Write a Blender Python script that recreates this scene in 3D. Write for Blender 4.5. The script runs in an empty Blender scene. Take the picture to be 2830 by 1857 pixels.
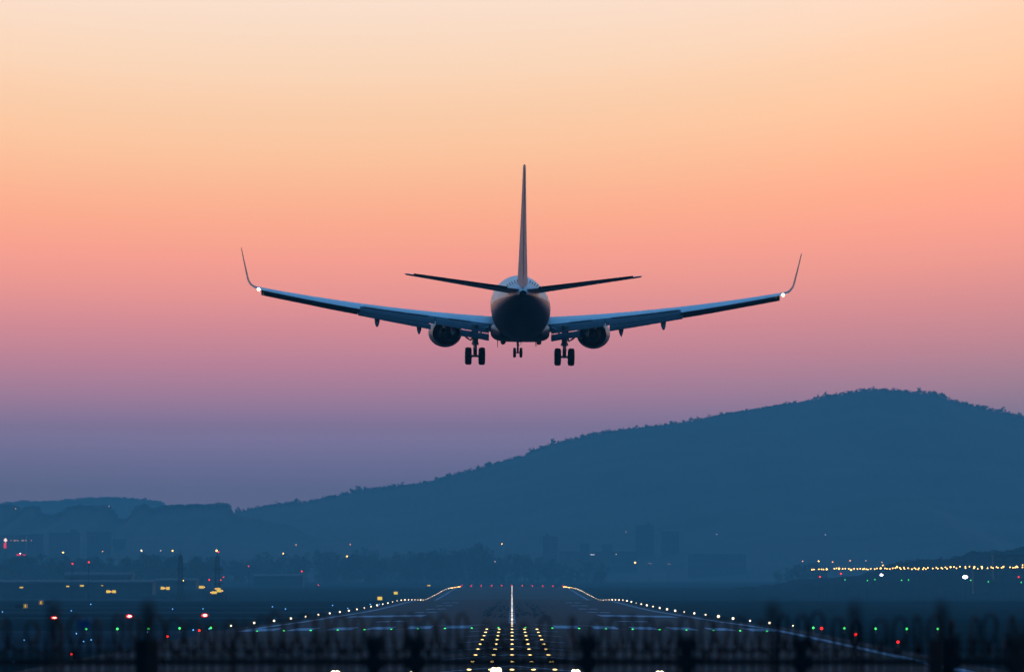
import bpy, math, random
from mathutils import Vector, Matrix
R = math.radians
rnd = random.Random(7)
scene = bpy.context.scene
COL = scene.collection

# ------------------------------------------------------------------ camera
FP, CX, VPX, HY, CAMH = 15722.0, 1415.0, 1414.0, 1589.0, 5.6      # 200 mm lens
TH = math.atan((HY - 928.5) / FP)
cam_d = bpy.data.cameras.new("camera"); cam = bpy.data.objects.new("camera", cam_d); COL.objects.link(cam)
cam.location = (0, 0, CAMH); cam.rotation_euler = (math.pi / 2 + TH, 0, 0)
cam_d.lens = 200; cam_d.sensor_width = 36; cam_d.clip_start = 1; cam_d.clip_end = 30000
cam_d.dof.use_dof = True; cam_d.dof.focus_distance = 372; cam_d.dof.aperture_fstop = 4.0
scene.camera = cam

def W(x, y, Y):
    """world point at distance Y on the sight line through photo pixel (x, y)"""
    u = (x - VPX) / FP; v = (928.5 - y) / FP
    t = Y / (math.cos(TH) - v * math.sin(TH))
    return Vector((u * t, Y, CAMH + (math.sin(TH) + v * math.cos(TH)) * t))

# ------------------------------------------------------------------ materials
def mat(name, col, rough=.6, metal=0, coat=0, spec=.5, noise=0, nscale=4.0, bump=0, detail=4):
    m = bpy.data.materials.new(name); m.use_nodes = True
    nt = m.node_tree; b = nt.nodes["Principled BSDF"]
    b.inputs["Base Color"].default_value = (*col, 1); b.inputs["Roughness"].default_value = rough
    b.inputs["Metallic"].default_value = metal; b.inputs["Coat Weight"].default_value = coat
    b.inputs["Specular IOR Level"].default_value = spec
    tc = nt.nodes.new("ShaderNodeTexCoord")
    if noise:
        n = nt.nodes.new("ShaderNodeTexNoise"); n.inputs["Scale"].default_value = nscale; n.inputs["Detail"].default_value = detail
        nt.links.new(tc.outputs["Object"], n.inputs["Vector"])
        r = nt.nodes.new("ShaderNodeValToRGB")
        r.color_ramp.elements[0].position = .3; r.color_ramp.elements[1].position = .7
        r.color_ramp.elements[0].color = (*[c * (1 - noise) for c in col], 1)
        r.color_ramp.elements[1].color = (*[min(1, c * (1 + noise)) for c in col], 1)
        nt.links.new(n.outputs["Fac"], r.inputs["Fac"]); nt.links.new(r.outputs["Color"], b.inputs["Base Color"])
        if bump:
            bp = nt.nodes.new("ShaderNodeBump"); bp.inputs["Strength"].default_value = bump
            nt.links.new(n.outputs["Fac"], bp.inputs["Height"]); nt.links.new(bp.outputs["Normal"], b.inputs["Normal"])
    return m

def emit(name, col, strength):
    m = bpy.data.materials.new(name); m.use_nodes = True
    nt = m.node_tree; nt.nodes.clear()
    e = nt.nodes.new("ShaderNodeEmission"); e.inputs["Color"].default_value = (*col, 1); e.inputs["Strength"].default_value = strength
    o = nt.nodes.new("ShaderNodeOutputMaterial"); nt.links.new(e.outputs[0], o.inputs["Surface"])
    m.cycles.emission_sampling = 'NONE'
    return m

M = dict(
    white=mat("aircraft_white_paint", (.74, .75, .77), .32, coat=.5, noise=.06, nscale=1.2),
    wing=mat("wing_grey_paint", (.74, .76, .78), .45, coat=.0, noise=.08, nscale=.9),
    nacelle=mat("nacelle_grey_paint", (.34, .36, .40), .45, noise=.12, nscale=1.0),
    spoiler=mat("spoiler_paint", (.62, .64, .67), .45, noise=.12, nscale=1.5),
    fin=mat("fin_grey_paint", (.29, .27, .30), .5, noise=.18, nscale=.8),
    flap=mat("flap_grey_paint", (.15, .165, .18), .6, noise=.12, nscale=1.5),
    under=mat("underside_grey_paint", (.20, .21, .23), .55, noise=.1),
    dark=mat("dark_metal", (.022, .023, .026), .7, metal=.0, noise=.2),
    nozzle=mat("burnt_nozzle_metal", (.022, .021, .02), .7, metal=.2, noise=.3),
    steel=mat("gear_steel", (.42, .40, .36), .4, metal=.6, noise=.15),
    tyre=mat("tyre_rubber", (.012, .012, .013), .8, noise=.2, nscale=20),
    body=mat("aircraft_white_and_shaded_navy", (.74, .75, .77), .42, coat=.0),
    fence=mat("fence_dark_steel", (.030, .032, .034), .7, noise=.2, nscale=12),
    wire=mat("razor_wire_steel", (.03, .033, .035), .6, noise=.2, nscale=30),
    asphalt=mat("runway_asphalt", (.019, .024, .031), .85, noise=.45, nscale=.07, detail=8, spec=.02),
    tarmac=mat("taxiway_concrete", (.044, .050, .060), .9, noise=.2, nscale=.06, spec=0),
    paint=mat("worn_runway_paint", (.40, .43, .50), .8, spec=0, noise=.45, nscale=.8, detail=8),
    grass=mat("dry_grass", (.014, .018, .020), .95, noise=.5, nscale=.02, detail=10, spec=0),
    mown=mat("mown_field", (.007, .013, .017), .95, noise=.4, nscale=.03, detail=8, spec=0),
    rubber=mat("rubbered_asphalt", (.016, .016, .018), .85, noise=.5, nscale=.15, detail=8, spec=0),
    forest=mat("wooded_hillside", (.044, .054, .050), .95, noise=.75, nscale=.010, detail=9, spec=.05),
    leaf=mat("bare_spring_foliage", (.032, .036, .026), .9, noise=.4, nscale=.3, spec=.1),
    bark=mat("bark", (.04, .034, .028), .9, noise=.3, nscale=2),
    wall=mat("concrete_wall", (.07, .07, .075), .85, noise=.12, nscale=.08),
    wall2=mat("brick_wall", (.13, .09, .08), .85, noise=.2, nscale=.1),
    roof=mat("tar_roof", (.06, .06, .065), .8, noise=.15, nscale=.2),
    metalroof=mat("pale_metal_sheet", (.032, .036, .042), .8, noise=.1, nscale=.05),
    glass=mat("dusty_window_glass", (.10, .10, .105), .6, noise=.1),
    pole=mat("galvanised_pole", (.03, .032, .035), .8, metal=.0, noise=.15),
    signbox=mat("sign_housing", (.03, .03, .032), .6, noise=.1),
    blue=mat("blue_plate", (.03, .22, .55), .6, noise=.15),
    orange=mat("lamp_housing_yellow", (.35, .22, .03), .6, noise=.1),
    e_white=emit("lamp_warm_white", (1, .80, .55), 3.6),
    e_centre=emit("inset_lamp", (1, .80, .56), 2.0),
    e_faint=emit("faint_white_lamp", (.85, .9, 1), 1.6),
    e_redrow=emit("far_red_lamp", (1, .022, .010), 2.0),
    e_cool=emit("lamp_cool_white", (.9, .95, 1), 9),
    e_yellow=emit("sign_yellow_face", (1, .66, .08), 1.15),
    e_barrette=emit("approach_lamp", (1, .72, .26), 5),
    e_flood=emit("approach_flood", (1, .80, .46), 8),
    e_amber=emit("sodium_lamp", (1, .52, .12), 9),
    e_orange=emit("dim_sodium_lamp", (1, .40, .14), 4),
    e_red=emit("red_lamp", (1, .022, .010), 4),
    e_papi=emit("red_projector_lamp", (1, .018, .016), 3.5),
    e_core=emit("lamp_bulb", (1, .80, .62), 9),
    e_green=emit("green_lamp", (.07, 1, .20), 2.4),
    e_blue=emit("blue_lamp", (.12, .42, 1), 3),
    e_dimframe=emit("sign_border", (1, .62, .30), .45),
    e_dim=emit("dim_shop_sign", (1, .55, .42), .55),
    e_pink=emit("white_red_sign_face", (1, .62, .55), 3.0),
    e_redsign=emit("red_neon_sign", (1, .02, .06), 1.6),
    e_nav=emit("tail_navigation_lamp", (1, .84, .45), 30),
)

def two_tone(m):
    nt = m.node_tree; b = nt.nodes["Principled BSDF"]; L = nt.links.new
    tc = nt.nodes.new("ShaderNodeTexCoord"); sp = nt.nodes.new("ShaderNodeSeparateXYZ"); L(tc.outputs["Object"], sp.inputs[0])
    # navy livery, with the underside's shade put into its colour, climbs towards the tail: boundary height = .32 + .062 * (metres aft of the wing)
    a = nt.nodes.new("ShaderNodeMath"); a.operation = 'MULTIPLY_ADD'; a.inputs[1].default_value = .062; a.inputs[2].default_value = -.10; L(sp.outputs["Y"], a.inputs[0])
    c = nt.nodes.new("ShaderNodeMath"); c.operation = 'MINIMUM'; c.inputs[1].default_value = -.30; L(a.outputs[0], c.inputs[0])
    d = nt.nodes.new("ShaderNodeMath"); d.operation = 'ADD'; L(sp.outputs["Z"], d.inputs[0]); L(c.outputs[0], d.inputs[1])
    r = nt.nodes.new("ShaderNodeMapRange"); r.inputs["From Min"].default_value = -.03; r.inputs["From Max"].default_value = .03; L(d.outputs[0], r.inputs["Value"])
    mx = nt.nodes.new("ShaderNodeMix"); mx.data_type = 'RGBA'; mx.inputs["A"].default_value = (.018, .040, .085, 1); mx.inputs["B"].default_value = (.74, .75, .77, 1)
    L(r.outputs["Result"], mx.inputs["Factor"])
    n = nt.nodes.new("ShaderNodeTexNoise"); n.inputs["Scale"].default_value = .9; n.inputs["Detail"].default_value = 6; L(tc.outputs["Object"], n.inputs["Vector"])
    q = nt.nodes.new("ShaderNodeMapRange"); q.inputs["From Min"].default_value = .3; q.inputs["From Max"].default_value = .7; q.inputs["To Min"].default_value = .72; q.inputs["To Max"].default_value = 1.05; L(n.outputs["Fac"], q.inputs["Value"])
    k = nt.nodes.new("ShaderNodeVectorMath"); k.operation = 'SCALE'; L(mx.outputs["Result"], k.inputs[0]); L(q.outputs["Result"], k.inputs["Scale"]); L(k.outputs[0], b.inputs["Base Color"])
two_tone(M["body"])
# ------------------------------------------------------------------ mesh helpers
class MB:
    def __init__(s): s.v = []; s.f = []; s.mi = []
    def add(s, vs, fs, mi=0):
        o = len(s.v); s.v += [tuple(p) for p in vs]
        for f in fs: s.f.append([i + o for i in f]); s.mi.append(mi)
    def box(s, c, d, mi=0, rot=None):
        c = Vector(c); h = [Vector((x * d[0] / 2, y * d[1] / 2, z * d[2] / 2)) for x in (-1, 1) for y in (-1, 1) for z in (-1, 1)]
        if rot is not None: h = [rot @ p for p in h]
        s.add([c + p for p in h], [(0, 1, 3, 2), (4, 6, 7, 5), (0, 4, 5, 1), (2, 3, 7, 6), (0, 2, 6, 4), (1, 5, 7, 3)], mi)
    def rings(s, rings, cap=True, mi=0, closed=True):
        n = len(rings[0]); o = len(s.v)
        for r in rings: s.v += [tuple(p) for p in r]
        for i in range(len(rings) - 1):
            for j in range(n if closed else n - 1):
                k = (j + 1) % n
                s.f.append([o + i * n + j, o + i * n + k, o + (i + 1) * n + k, o + (i + 1) * n + j]); s.mi.append(mi)
        if cap:
            s.f.append([o + j for j in range(n)][::-1]); s.mi.append(mi)
            s.f.append([o + (len(rings) - 1) * n + j for j in range(n)]); s.mi.append(mi)
    def tube(s, pts, rad, n=8, mi=0, cap=True):
        pts = [Vector(p) for p in pts]; rr = rad if isinstance(rad, (list, tuple)) else [rad] * len(pts)
        rg = []
        for i, p in enumerate(pts):
            t = (pts[min(i + 1, len(pts) - 1)] - pts[max(i - 1, 0)]).normalized()
            a = t.orthogonal().normalized() if i == 0 else (a - t * a.dot(t)).normalized()
            b = t.cross(a)
            rg.append([p + (a * math.cos(2 * math.pi * k / n) + b * math.sin(2 * math.pi * k / n)) * rr[i] for k in range(n)])
        s.rings(rg, cap, mi)
    def ball(s, c, r, mi=0, n=10, m=6, sz=(1, 1, 1)):
        c = Vector(c); rg = []
        for i in range(m + 1):
            a = -math.pi / 2 + math.pi * i / m; cr = max(math.cos(a), .02)
            rg.append([c + Vector((cr * math.cos(2 * math.pi * k / n) * r * sz[0], cr * math.sin(2 * math.pi * k / n) * r * sz[1], math.sin(a) * r * sz[2])) for k in range(n)])
        s.rings(rg, True, mi)
    def build(s, name, mats, parent=None, smooth=False, loc=None):
        me = bpy.data.meshes.new(name); me.from_pydata(s.v, [], s.f); me.update()
        ms = mats if isinstance(mats, (list, tuple)) else [mats]
        for m in ms: me.materials.append(M[m])
        for p, i in zip(me.polygons, s.mi): p.material_index = i; p.use_smooth = smooth
        o = bpy.data.objects.new(name, me); COL.objects.link(o)
        if parent: o.parent = parent
        if loc is not None: o.location = loc
        return o

def tag(o, label=None, cat=None, group=None, kind=None):
    if label: o["label"] = label
    if cat: o["category"] = cat
    if group: o["group"] = group
    if kind: o["kind"] = kind
    return o
def empty(name, loc=(0, 0, 0)):
    o = bpy.data.objects.new(name, None); COL.objects.link(o); o.location = loc; return o
def copy_tree(o, parent=None):
    c = o.copy(); COL.objects.link(c)
    if parent: c.parent = parent
    for ch in list(o.children): copy_tree(ch, c)
    return c
def smooth_edges(o, ang=35):
    me = o.data
    for p in me.polygons: p.use_smooth = True
    me.set_sharp_from_angle(angle=R(ang))
def sst(a, b, x):
    t = min(1, max(0, (x - a) / (b - a))); return t * t * (3 - 2 * t)
def interp(tab, x):
    if x <= tab[0][0]: return tab[0][1]
    for (a, b), (c, d) in zip(tab, tab[1:]):
        if x <= c: return b + (d - b) * (x - a) / (c - a)
    return tab[-1][1]
ORD = "first second third fourth fifth sixth seventh eighth ninth tenth eleventh twelfth thirteenth fourteenth fifteenth sixteenth seventeenth eighteenth nineteenth twentieth".split()

# ------------------------------------------------------------------ ground
PROF = [(-400, 4), (-20, 3.95), (30, 3.2), (60, 2.8), (85, 2.5), (130, .9), (200, -.1), (330, -.14), (480, -.06), (607, 0), (665, -.06), (726, -.24), (787, -.46), (904, -.72),
        (1026, -1.02), (1146, -1.3), (1266, -1.42), (1387, -1.47), (1504, -1.5), (1629, -1.44), (1685, -1.5), (1744, -1.7), (1868, -2.2),
        (1990, -2.75), (2098, -3.35), (2172, -3.45), (2281, -3.05), (2399, -2.65), (2523, -2.3), (2641, -1.65), (2722, -1.5), (2875, -1.05),
        (3000, -.98), (3242, -1.15), (3538, -1.3), (3643, -1.5), (3800, -1.3), (4500, 0), (6000, 1.5), (9000, 2)]
def prof(Y): return sum(interp(PROF, Y + d) for d in (-20, -10, 0, 10, 20)) / 5 if Y > 220 else interp(PROF, Y)
def crown(X, Y): return -.0145 * min(abs(X), 40) * sst(200, 330, Y) * (1 - sst(3700, 4200, Y))
def gz(X, Y):
    z = prof(Y) + crown(X, Y)
    a = abs(X)
    if a > 60: z += sst(60, 160, a) * (.12 * math.sin(X * .021 + Y * .006) + .10 * math.sin(Y * .013 - X * .004))
    return z - .05
ys = [-380, -200, -60, -20, 0, 20, 40, 60, 85, 110, 140, 170, 200, 240, 290, 340] + list(range(380, 4200, 25)) + list(range(4200, 9300, 250))
xs = [-2800, -2000, -1400, -1000, -700, -500, -400, -320, -260, -210, -170, -140, -115, -95, -80, -70, -60, -50, -40, -30, -20, -10, 0]
xs = xs + [-x for x in xs[-2::-1]]
b = MB(); n = len(xs)
b.v = [(x, y, gz(x, y)) for y in ys for x in xs]
for i in range(len(ys) - 1):
    for j in range(n - 1):
        b.f.append([i * n + j, i * n + j + 1, (i + 1) * n + j + 1, (i + 1) * n + j]); b.mi.append(0)
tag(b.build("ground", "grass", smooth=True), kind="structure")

def sheet(name, material, x0, x1, y0, y1, dz, kind="structure", nx=2, ny=None, fx=None):
    b = MB(); ny = ny or max(1, int((y1 - y0) / 12)); rg = []
    for i in range(ny + 1):
        y = y0 + (y1 - y0) * i / ny
        row = [x0 + (x1 - x0) * j / nx for j in range(nx + 1)]
        if fx: row = [fx(x, y) for x in row]
        rg.append([(x, y, gz(x, y) + .05 + dz) for x in row])
    b.rings(rg, False, 0, closed=False)
    o = b.build(name, material, smooth=True); return tag(o, kind=kind) if kind else o
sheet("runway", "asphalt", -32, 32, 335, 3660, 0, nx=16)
def band(name, mat_, pts, dz):       # a strip across the field given as (x0,x1,y0,y1)
    return sheet(name, mat_, *pts, dz, nx=24)
band("taxiway", "tarmac", (-420, -32, 905, 930), .0)
band("taxiway", "tarmac", (-420, -32, 1105, 1165), .0)
band("taxiway", "tarmac", (-500, -32, 1780, 1830), .0)
band("apron", "tarmac", (-520, -120, 2050, 2300), .0)
band("taxiway", "tarmac", (32, 420, 1890, 1945), .0)
band("taxiway", "tarmac", (-70, -32, 460, 640), .0)
band("taxiway", "tarmac", (-420, -32, 1330, 1375), .0)
for k, (x0, x1, y0, y1) in enumerate(((-300, -60, 960, 1060), (-420, -200, 1480, 1600), (130, 330, 1990, 2200), (90, 300, 1500, 1600), (-260, -90, 640, 720), (60, 200, 800, 900))):
    band("field", "mown", (x0, x1, y0, y1), .006)


# painted markings
def marks(name, rects, dz=.012, material="paint"):
    b = MB()
    for (x0, x1, y0, y1) in rects:
        ny = max(1, int((y1 - y0) / 12)); nx = 2
        b.rings([[(x0 + (x1 - x0) * j / nx, y0 + (y1 - y0) * i / ny, gz(x0 + (x1 - x0) * j / nx, y0 + (y1 - y0) * i / ny) + .05 + dz) for j in range(nx + 1)] for i in range(ny + 1)], False, 0, closed=False)
    return tag(b.build(name, material), kind="structure")
bars = []
for k in range(6):
    for s in (-1, 1):
        a = 4.6 + k * 4.25; bars.append((min(s * a, s * (a + 2.7)), max(s * a, s * (a + 2.7)), 612, 646))
marks("threshold_marking", bars)
marks("threshold_stripe", [(-29, 29, 608.8, 609.6), (-12, -2.6, 653, 656), (2.6, 10.5, 653, 656)])
side = [(28.5, 29.6, 340, 3560), (-29.6, -28.5, 610, 3560)]
marks("runway_edge_marking", side)
tdz = []
for k in (757, 1057, 1207, 1357, 1507):
    for s in (-1, 1):
        for a in ((14.2, 16.0), (16.5, 18.3)): tdz.append((min(s * a[0], s * a[1]), max(s * a[0], s * a[1]), k, k + 22))
for s in (-1, 1): tdz.append((min(s * 14.2, s * 26.5), max(s * 14.2, s * 26.5), 905, 960))
marks("touchdown_zone_marking", tdz)
marks("centreline_marking", [(-.45, .45, y, y + 30) for y in range(680, 3560, 50)])
# chevrons before the threshold
b = MB()
for y in (345, 395, 440, 488, 535, 578):
    for s in (-1, 1):
        p = [(0, y + 14), (0, y + 16.5), (s * 4.6, y - 6), (s * 4.6, y - 4.2)]
        v = [(x, yy, gz(x, yy) + .05 + .012) for x, yy in p]
        b.add(v, [(0, 2, 3, 1) if s > 0 else (0, 1, 3, 2)])
tag(b.build("chevron_marking", "paint"), kind="structure")
# narrow pale lines along the taxiway edges on the left field
marks("taxiway_edge_marking", [(-420, -34, 929, 930), (-420, -34, 905, 906), (-420, -34, 1164, 1165.5), (-500, -34, 1828, 1832), (-420, -34, 1105, 1106), (-70, -69.4, 460, 640)], .014)
streaks = []
for k in range(90):
    x = rnd.choice((-1, 1)) * abs(rnd.gauss(3.6, 2.0)); y = rnd.uniform(820, 1500); streaks.append((x, x + rnd.uniform(.15, .5), y, y + rnd.uniform(30, 160)))
marks("tyre_rubber_deposit", streaks, .006, "rubber")
# ------------------------------------------------------------------ hills
def hash_noise(seed):
    r = random.Random(seed); tab = [r.random() for _ in range(4096)]
    def f(x):
        i = math.floor(x); t = x - i; t = t * t * (3 - 2 * t)
        return tab[i % 4096] * (1 - t) + tab[(i + 1) % 4096] * t
    return f
def ridge(name, prof_px, Yr, front, back, seed, rough, ext, material="forest", step=3.0, z_at_foot=0.):
    """a range of hills: its crest line stands at distance Yr and falls to the plain in front and behind"""
    tab = [((x - VPX) * Yr / FP, W(x, y, Yr).z) for x, y in prof_px]
    tab = ext[0] + tab + ext[1]
    nz = hash_noise(seed); nz2 = hash_noise(seed + 1); nz3 = hash_noise(seed + 2)
    x0, x1 = tab[0][0], tab[-1][0]; nx = int((x1 - x0) / step)
    ts = [-1, -.85, -.7, -.55, -.42, -.3, -.2, -.12, -.06, -.03, 0, .04, .1, .25, .5, .75, 1]
    rg = []
    for t in ts:
        row = []
        for i in range(nx + 1):
            x = x0 + (x1 - x0) * i / nx
            h = interp(tab, x)
            prf = (1 - abs(t)) ** (1.15) if t < 0 else (1 - t) ** 1.3
            prf = prf if abs(t) > .001 else 1
            y = Yr + (t * front if t < 0 else t * back)
            tree = rough * (.55 * nz(x / 9.0 + t * 13) + .45 * nz2(x / 4.0 + t * 29)) * (.3 + nz3(x / 60 + 3))
            gul = h * .10 * (nz3(x / 90 + t * 2) - .5) * (1 - prf) * 2 if t > -.99 else 0
            z = z_at_foot - 2 + (h - z_at_foot + 2) * prf + gul * sst(0, .3, abs(t)) + tree * (1 if abs(t) < .9 else 0) - rough * .4
            row.append((x, y, z))
        rg.append(row)
    b = MB(); b.rings(rg, False, 0, closed=False)
    return tag(b.build(name, material, smooth=False), kind="structure")
main = [(645, 1417), (665, 1412), (700, 1408), (760, 1396), (800, 1391), (850, 1388), (900, 1378), (950, 1367), (1000, 1352), (1100, 1345), (1150, 1340), (1200, 1329),
        (1260, 1313), (1320, 1298), (1380, 1280), (1450, 1260), (1475, 1247), (1520, 1230), (1560, 1219), (1620, 1205), (1680, 1193), (1760, 1182), (1850, 1170), (1950, 1155),
        (2010, 1141), (2100, 1128), (2200, 1112), (2300, 1093), (2340, 1088), (2380, 1081), (2450, 1079), (2500, 1083), (2560, 1086), (2600, 1096), (2640, 1111), (2700, 1123), (2760, 1138), (2800, 1148), (2830, 1156)]
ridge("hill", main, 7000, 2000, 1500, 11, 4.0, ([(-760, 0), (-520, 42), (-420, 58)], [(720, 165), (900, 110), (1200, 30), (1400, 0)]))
far = [(-200, 1408), (-80, 1400), (0, 1398), (45, 1393), (75, 1389), (120, 1393), (170, 1388), (225, 1383), (270, 1381), (345, 1381), (400, 1385), (440, 1392), (470, 1404), (560, 1424), (700, 1440)]
ridge("hill", far, 9050, 1000, 300, 21, 5.0, ([(-1400, 40), (-1100, 95)], [(-300, 60), (-150, 0)]))
mid = [(-150, 1402), (0, 1399), (40, 1399), (52, 1404), (62, 1423), (70, 1413), (85, 1402), (105, 1401), (116, 1421), (140, 1427), (175, 1420), (198, 1404), (230, 1399), (268, 1402), (300, 1400), (316, 1411),
       (325, 1432), (345, 1440), (365, 1431), (385, 1403), (410, 1398), (425, 1411), (450, 1404), (480, 1399), (540, 1398), (600, 1397), (634, 1394), (641, 1412), (650, 1424), (700, 1432), (800, 1450)]
ridge("hill", mid, 5900, 1100, 700, 31, 5.0, ([(-1000, 0), (-700, 60)], [(-180, 30), (-100, 0)]))
low = [(2200, 1603), (2300, 1596), (2380, 1584), (2440, 1568), (2480, 1557), (2530, 1551), (2590, 1547), (2640, 1542), (2660, 1537), (2680, 1529), (2720, 1527), (2750, 1524), (2790, 1522), (2830, 1516), (2870, 1513)]
ridge("embankment", low, 2950, 500, 300, 41, 3.0, ([(120, -1), (140, .5)], [(300, 19), (360, 12), (420, -1)]), material="grass", step=1.2, z_at_foot=-1)
b = MB(); tb = [((x - VPX) * 2950 / FP, W(x, y, 2950).z) for x, y in low]
for k in range(150):
    x = rnd.uniform(188, 272); h = rnd.uniform(.8, 2.6); y = 2950 + rnd.uniform(-12, 4); z = interp(tb, x) - 1.4
    for q in range(12):
        p = Vector((x + rnd.uniform(-.5, .5) * h, y + rnd.uniform(-1, 1), z + h * rnd.uniform(.2, 1.0))); u = Vector((rnd.gauss(0, 1), rnd.gauss(0, .6), rnd.gauss(0, 1))).normalized(); v = u.cross(Vector((0, 1, .2))).normalized(); q_ = h * rnd.uniform(.14, .32)
        b.add([p - u * q_, p + v * q_ * .7, p + u * q_, p - v * q_ * .7], [(0, 1, 2, 3)])
tag(b.build("bank_scrub", "forest"), "low scrub along the top of the dark bank at the right", "scrub", kind="stuff")

# woods on the crest: loose tree clumps that break the skyline
b = MB()
mt = [((x - VPX) * 7000 / FP, W(x, y, 7000).z) for x, y in main]
for k in range(1500):
    x = rnd.uniform(-340, 640); h = rnd.uniform(1.8, 4.6) * (1.0 if (x > 380 or x < 120) else .7)
    if rnd.random() < .08: h *= 1.6
    y = 7000 + rnd.uniform(-40, 20); z = interp(mt, x) - 2.5
    for q in range(5):
        c = Vector((x + rnd.uniform(-.35, .35) * h, y + rnd.uniform(-3, 3), z + h * rnd.uniform(.35, .95)))
        for w_ in range(3):
            p = c + Vector((rnd.gauss(0, 1), rnd.gauss(0, 1), rnd.gauss(0, 1))) * h * .16; u = Vector((rnd.gauss(0, 1), rnd.gauss(0, .6), rnd.gauss(0, 1))).normalized(); v = u.cross(Vector((0, 1, .2))).normalized(); q_ = h * rnd.uniform(.12, .30)
            b.add([p - u * q_, p + v * q_ * .7, p + u * q_, p - v * q_ * .7], [(0, 1, 2, 3)])
tag(b.build("hilltop_woods", "forest"), "dark scrubby woods along the crest of the big hill", "woods", kind="stuff")
b = MB()
for pts, Yr, x0, x1, n_ in ((mid, 5900, -560, -290, 900), (far, 9050, -830, -540, 600)):
    tb = [((x - VPX) * Yr / FP, W(x, y, Yr).z) for x, y in pts]
    for k in range(n_):
        x = rnd.uniform(x0, x1); h = rnd.uniform(2.0, 5.4) * Yr / 7000; y = Yr + rnd.uniform(-60, 10); z = interp(tb, x) - 2.8
        for q in range(10):
            p = Vector((x + rnd.uniform(-.5, .5) * h, y + rnd.uniform(-2, 2), z + h * rnd.uniform(.2, 1.0))); u = Vector((rnd.gauss(0, 1), rnd.gauss(0, .6), rnd.gauss(0, 1))).normalized(); v = u.cross(Vector((0, 1, .2))).normalized(); q_ = h * rnd.uniform(.14, .32)
            b.add([p - u * q_, p + v * q_ * .7, p + u * q_, p - v * q_ * .7], [(0, 1, 2, 3)])
tag(b.build("ridge_woods", "forest"), "hazy woods along the low ridges at the left", "woods", kind="stuff")

# ------------------------------------------------------------------ trees on the plain
def tree_proto(seed, broad):
    r = random.Random(seed); t = empty("tree")
    tr = MB(); tr.tube([(0, 0, -.3), (.1, 0, 3), (.0, .1, 6), (.15, 0, 10)], [.34, .28, .2, .07], 7)
    tips = []
    for k in range(9):
        a = r.uniform(0, 6.28); z0 = r.uniform(2.5, 7.5); l = r.uniform(2, 4.2) * broad
        e = Vector((math.cos(a) * l, math.sin(a) * l, z0 + r.uniform(1.5, 4)))
        tr.tube([(0, 0, z0), e * .5 + Vector((0, 0, z0 * .45)), e], [.13, .09, .03], 5); tips.append(e)
    tr.build("trunk", "bark", t)
    cr = MB()
    cl = tips + [Vector((r.gauss(0, 1.7) * broad, r.gauss(0, 1.6), r.uniform(1.6, 12))) for _ in range(15)]
    for c in cl:
        rad = r.uniform(1.1, 2.1)
        for q in range(46):
            d = Vector((r.gauss(0, 1), r.gauss(0, 1), r.gauss(0, .8))).normalized() * rad * r.random() ** .4
            p = c + d; s = r.uniform(.18, .5)
            u = Vector((r.gauss(0, 1), r.gauss(0, 1), r.gauss(0, 1))).normalized(); w = u.orthogonal().normalized()
            cr.add([p - u * s, p + w * s, p + u * s, p - w * s * .8], [(0, 1, 2, 3)])
    cr.build("crown", "leaf", t)
    return t
protos = [tree_proto(s, br) for s, br in ((1, 1.0), (2, 1.25), (3, .8), (4, 1.1))]
kinds = ["broad rounded tree in the hazy belt beyond the runway end", "wide spreading tree in the hazy belt beyond the runway end",
         "slender upright tree in the hazy belt beyond the runway end", "bushy tree in the hazy belt beyond the runway end"]
used = [False] * 4
def plant(x, ytop, Y, k, label=None, group="trees in the belt beyond the runway"):
    p = W(x, ytop, Y); g = gz(p.x, Y); hgt = max(3, p.z - g)
    o = protos[k] if not used[k] else copy_tree(protos[k]); used[k] = True
    o.location = (p.x, Y, g); s = hgt / 13.2; o.scale = (s * rnd.uniform(.9, 1.25), s, s); o.rotation_euler.z = rnd.uniform(0, 6.28)
    tag(o, label or kinds[k], "tree", group)
tl = [(560, 1545), (600, 1540), (640, 1530), (690, 1524), (745, 1518), (790, 1525), (840, 1516), (880, 1512), (925, 1514), (965, 1520), (1010, 1511), (1050, 1516), (1095, 1511), (1140, 1518), (1185, 1504), (1215, 1500), (1250, 1512), (1300, 1500), (1330, 1514), (1370, 1522), (1400, 1516), (1440, 1518), (1480, 1524), (1530, 1530), (1580, 1538), (1640, 1540)]
for i, (x, y) in enumerate(tl):
    for q in range(3):
        plant(x + rnd.uniform(-24, 24), y + rnd.uniform(-3, 26) + q * 6, 4350 - q * 90 + rnd.uniform(-30, 30), rnd.randrange(4))
for i in range(46):
    plant(-30 + i * 13.5 + rnd.uniform(-6, 6), rnd.uniform(1526, 1562), 3700 + rnd.uniform(-60, 60), rnd.randrange(4), "hazy tree in the belt below the town at the left", "trees below the town at the left")
for x, y in ((2200, 1556), (2222, 1551), (2246, 1553), (2268, 1560), (2180, 1566), (2150, 1572)):
    plant(x, y, 3900 + rnd.uniform(-40, 40), rnd.randrange(4), "dark tree at the left end of the long row of street lamps", "trees beside the lit road")

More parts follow.
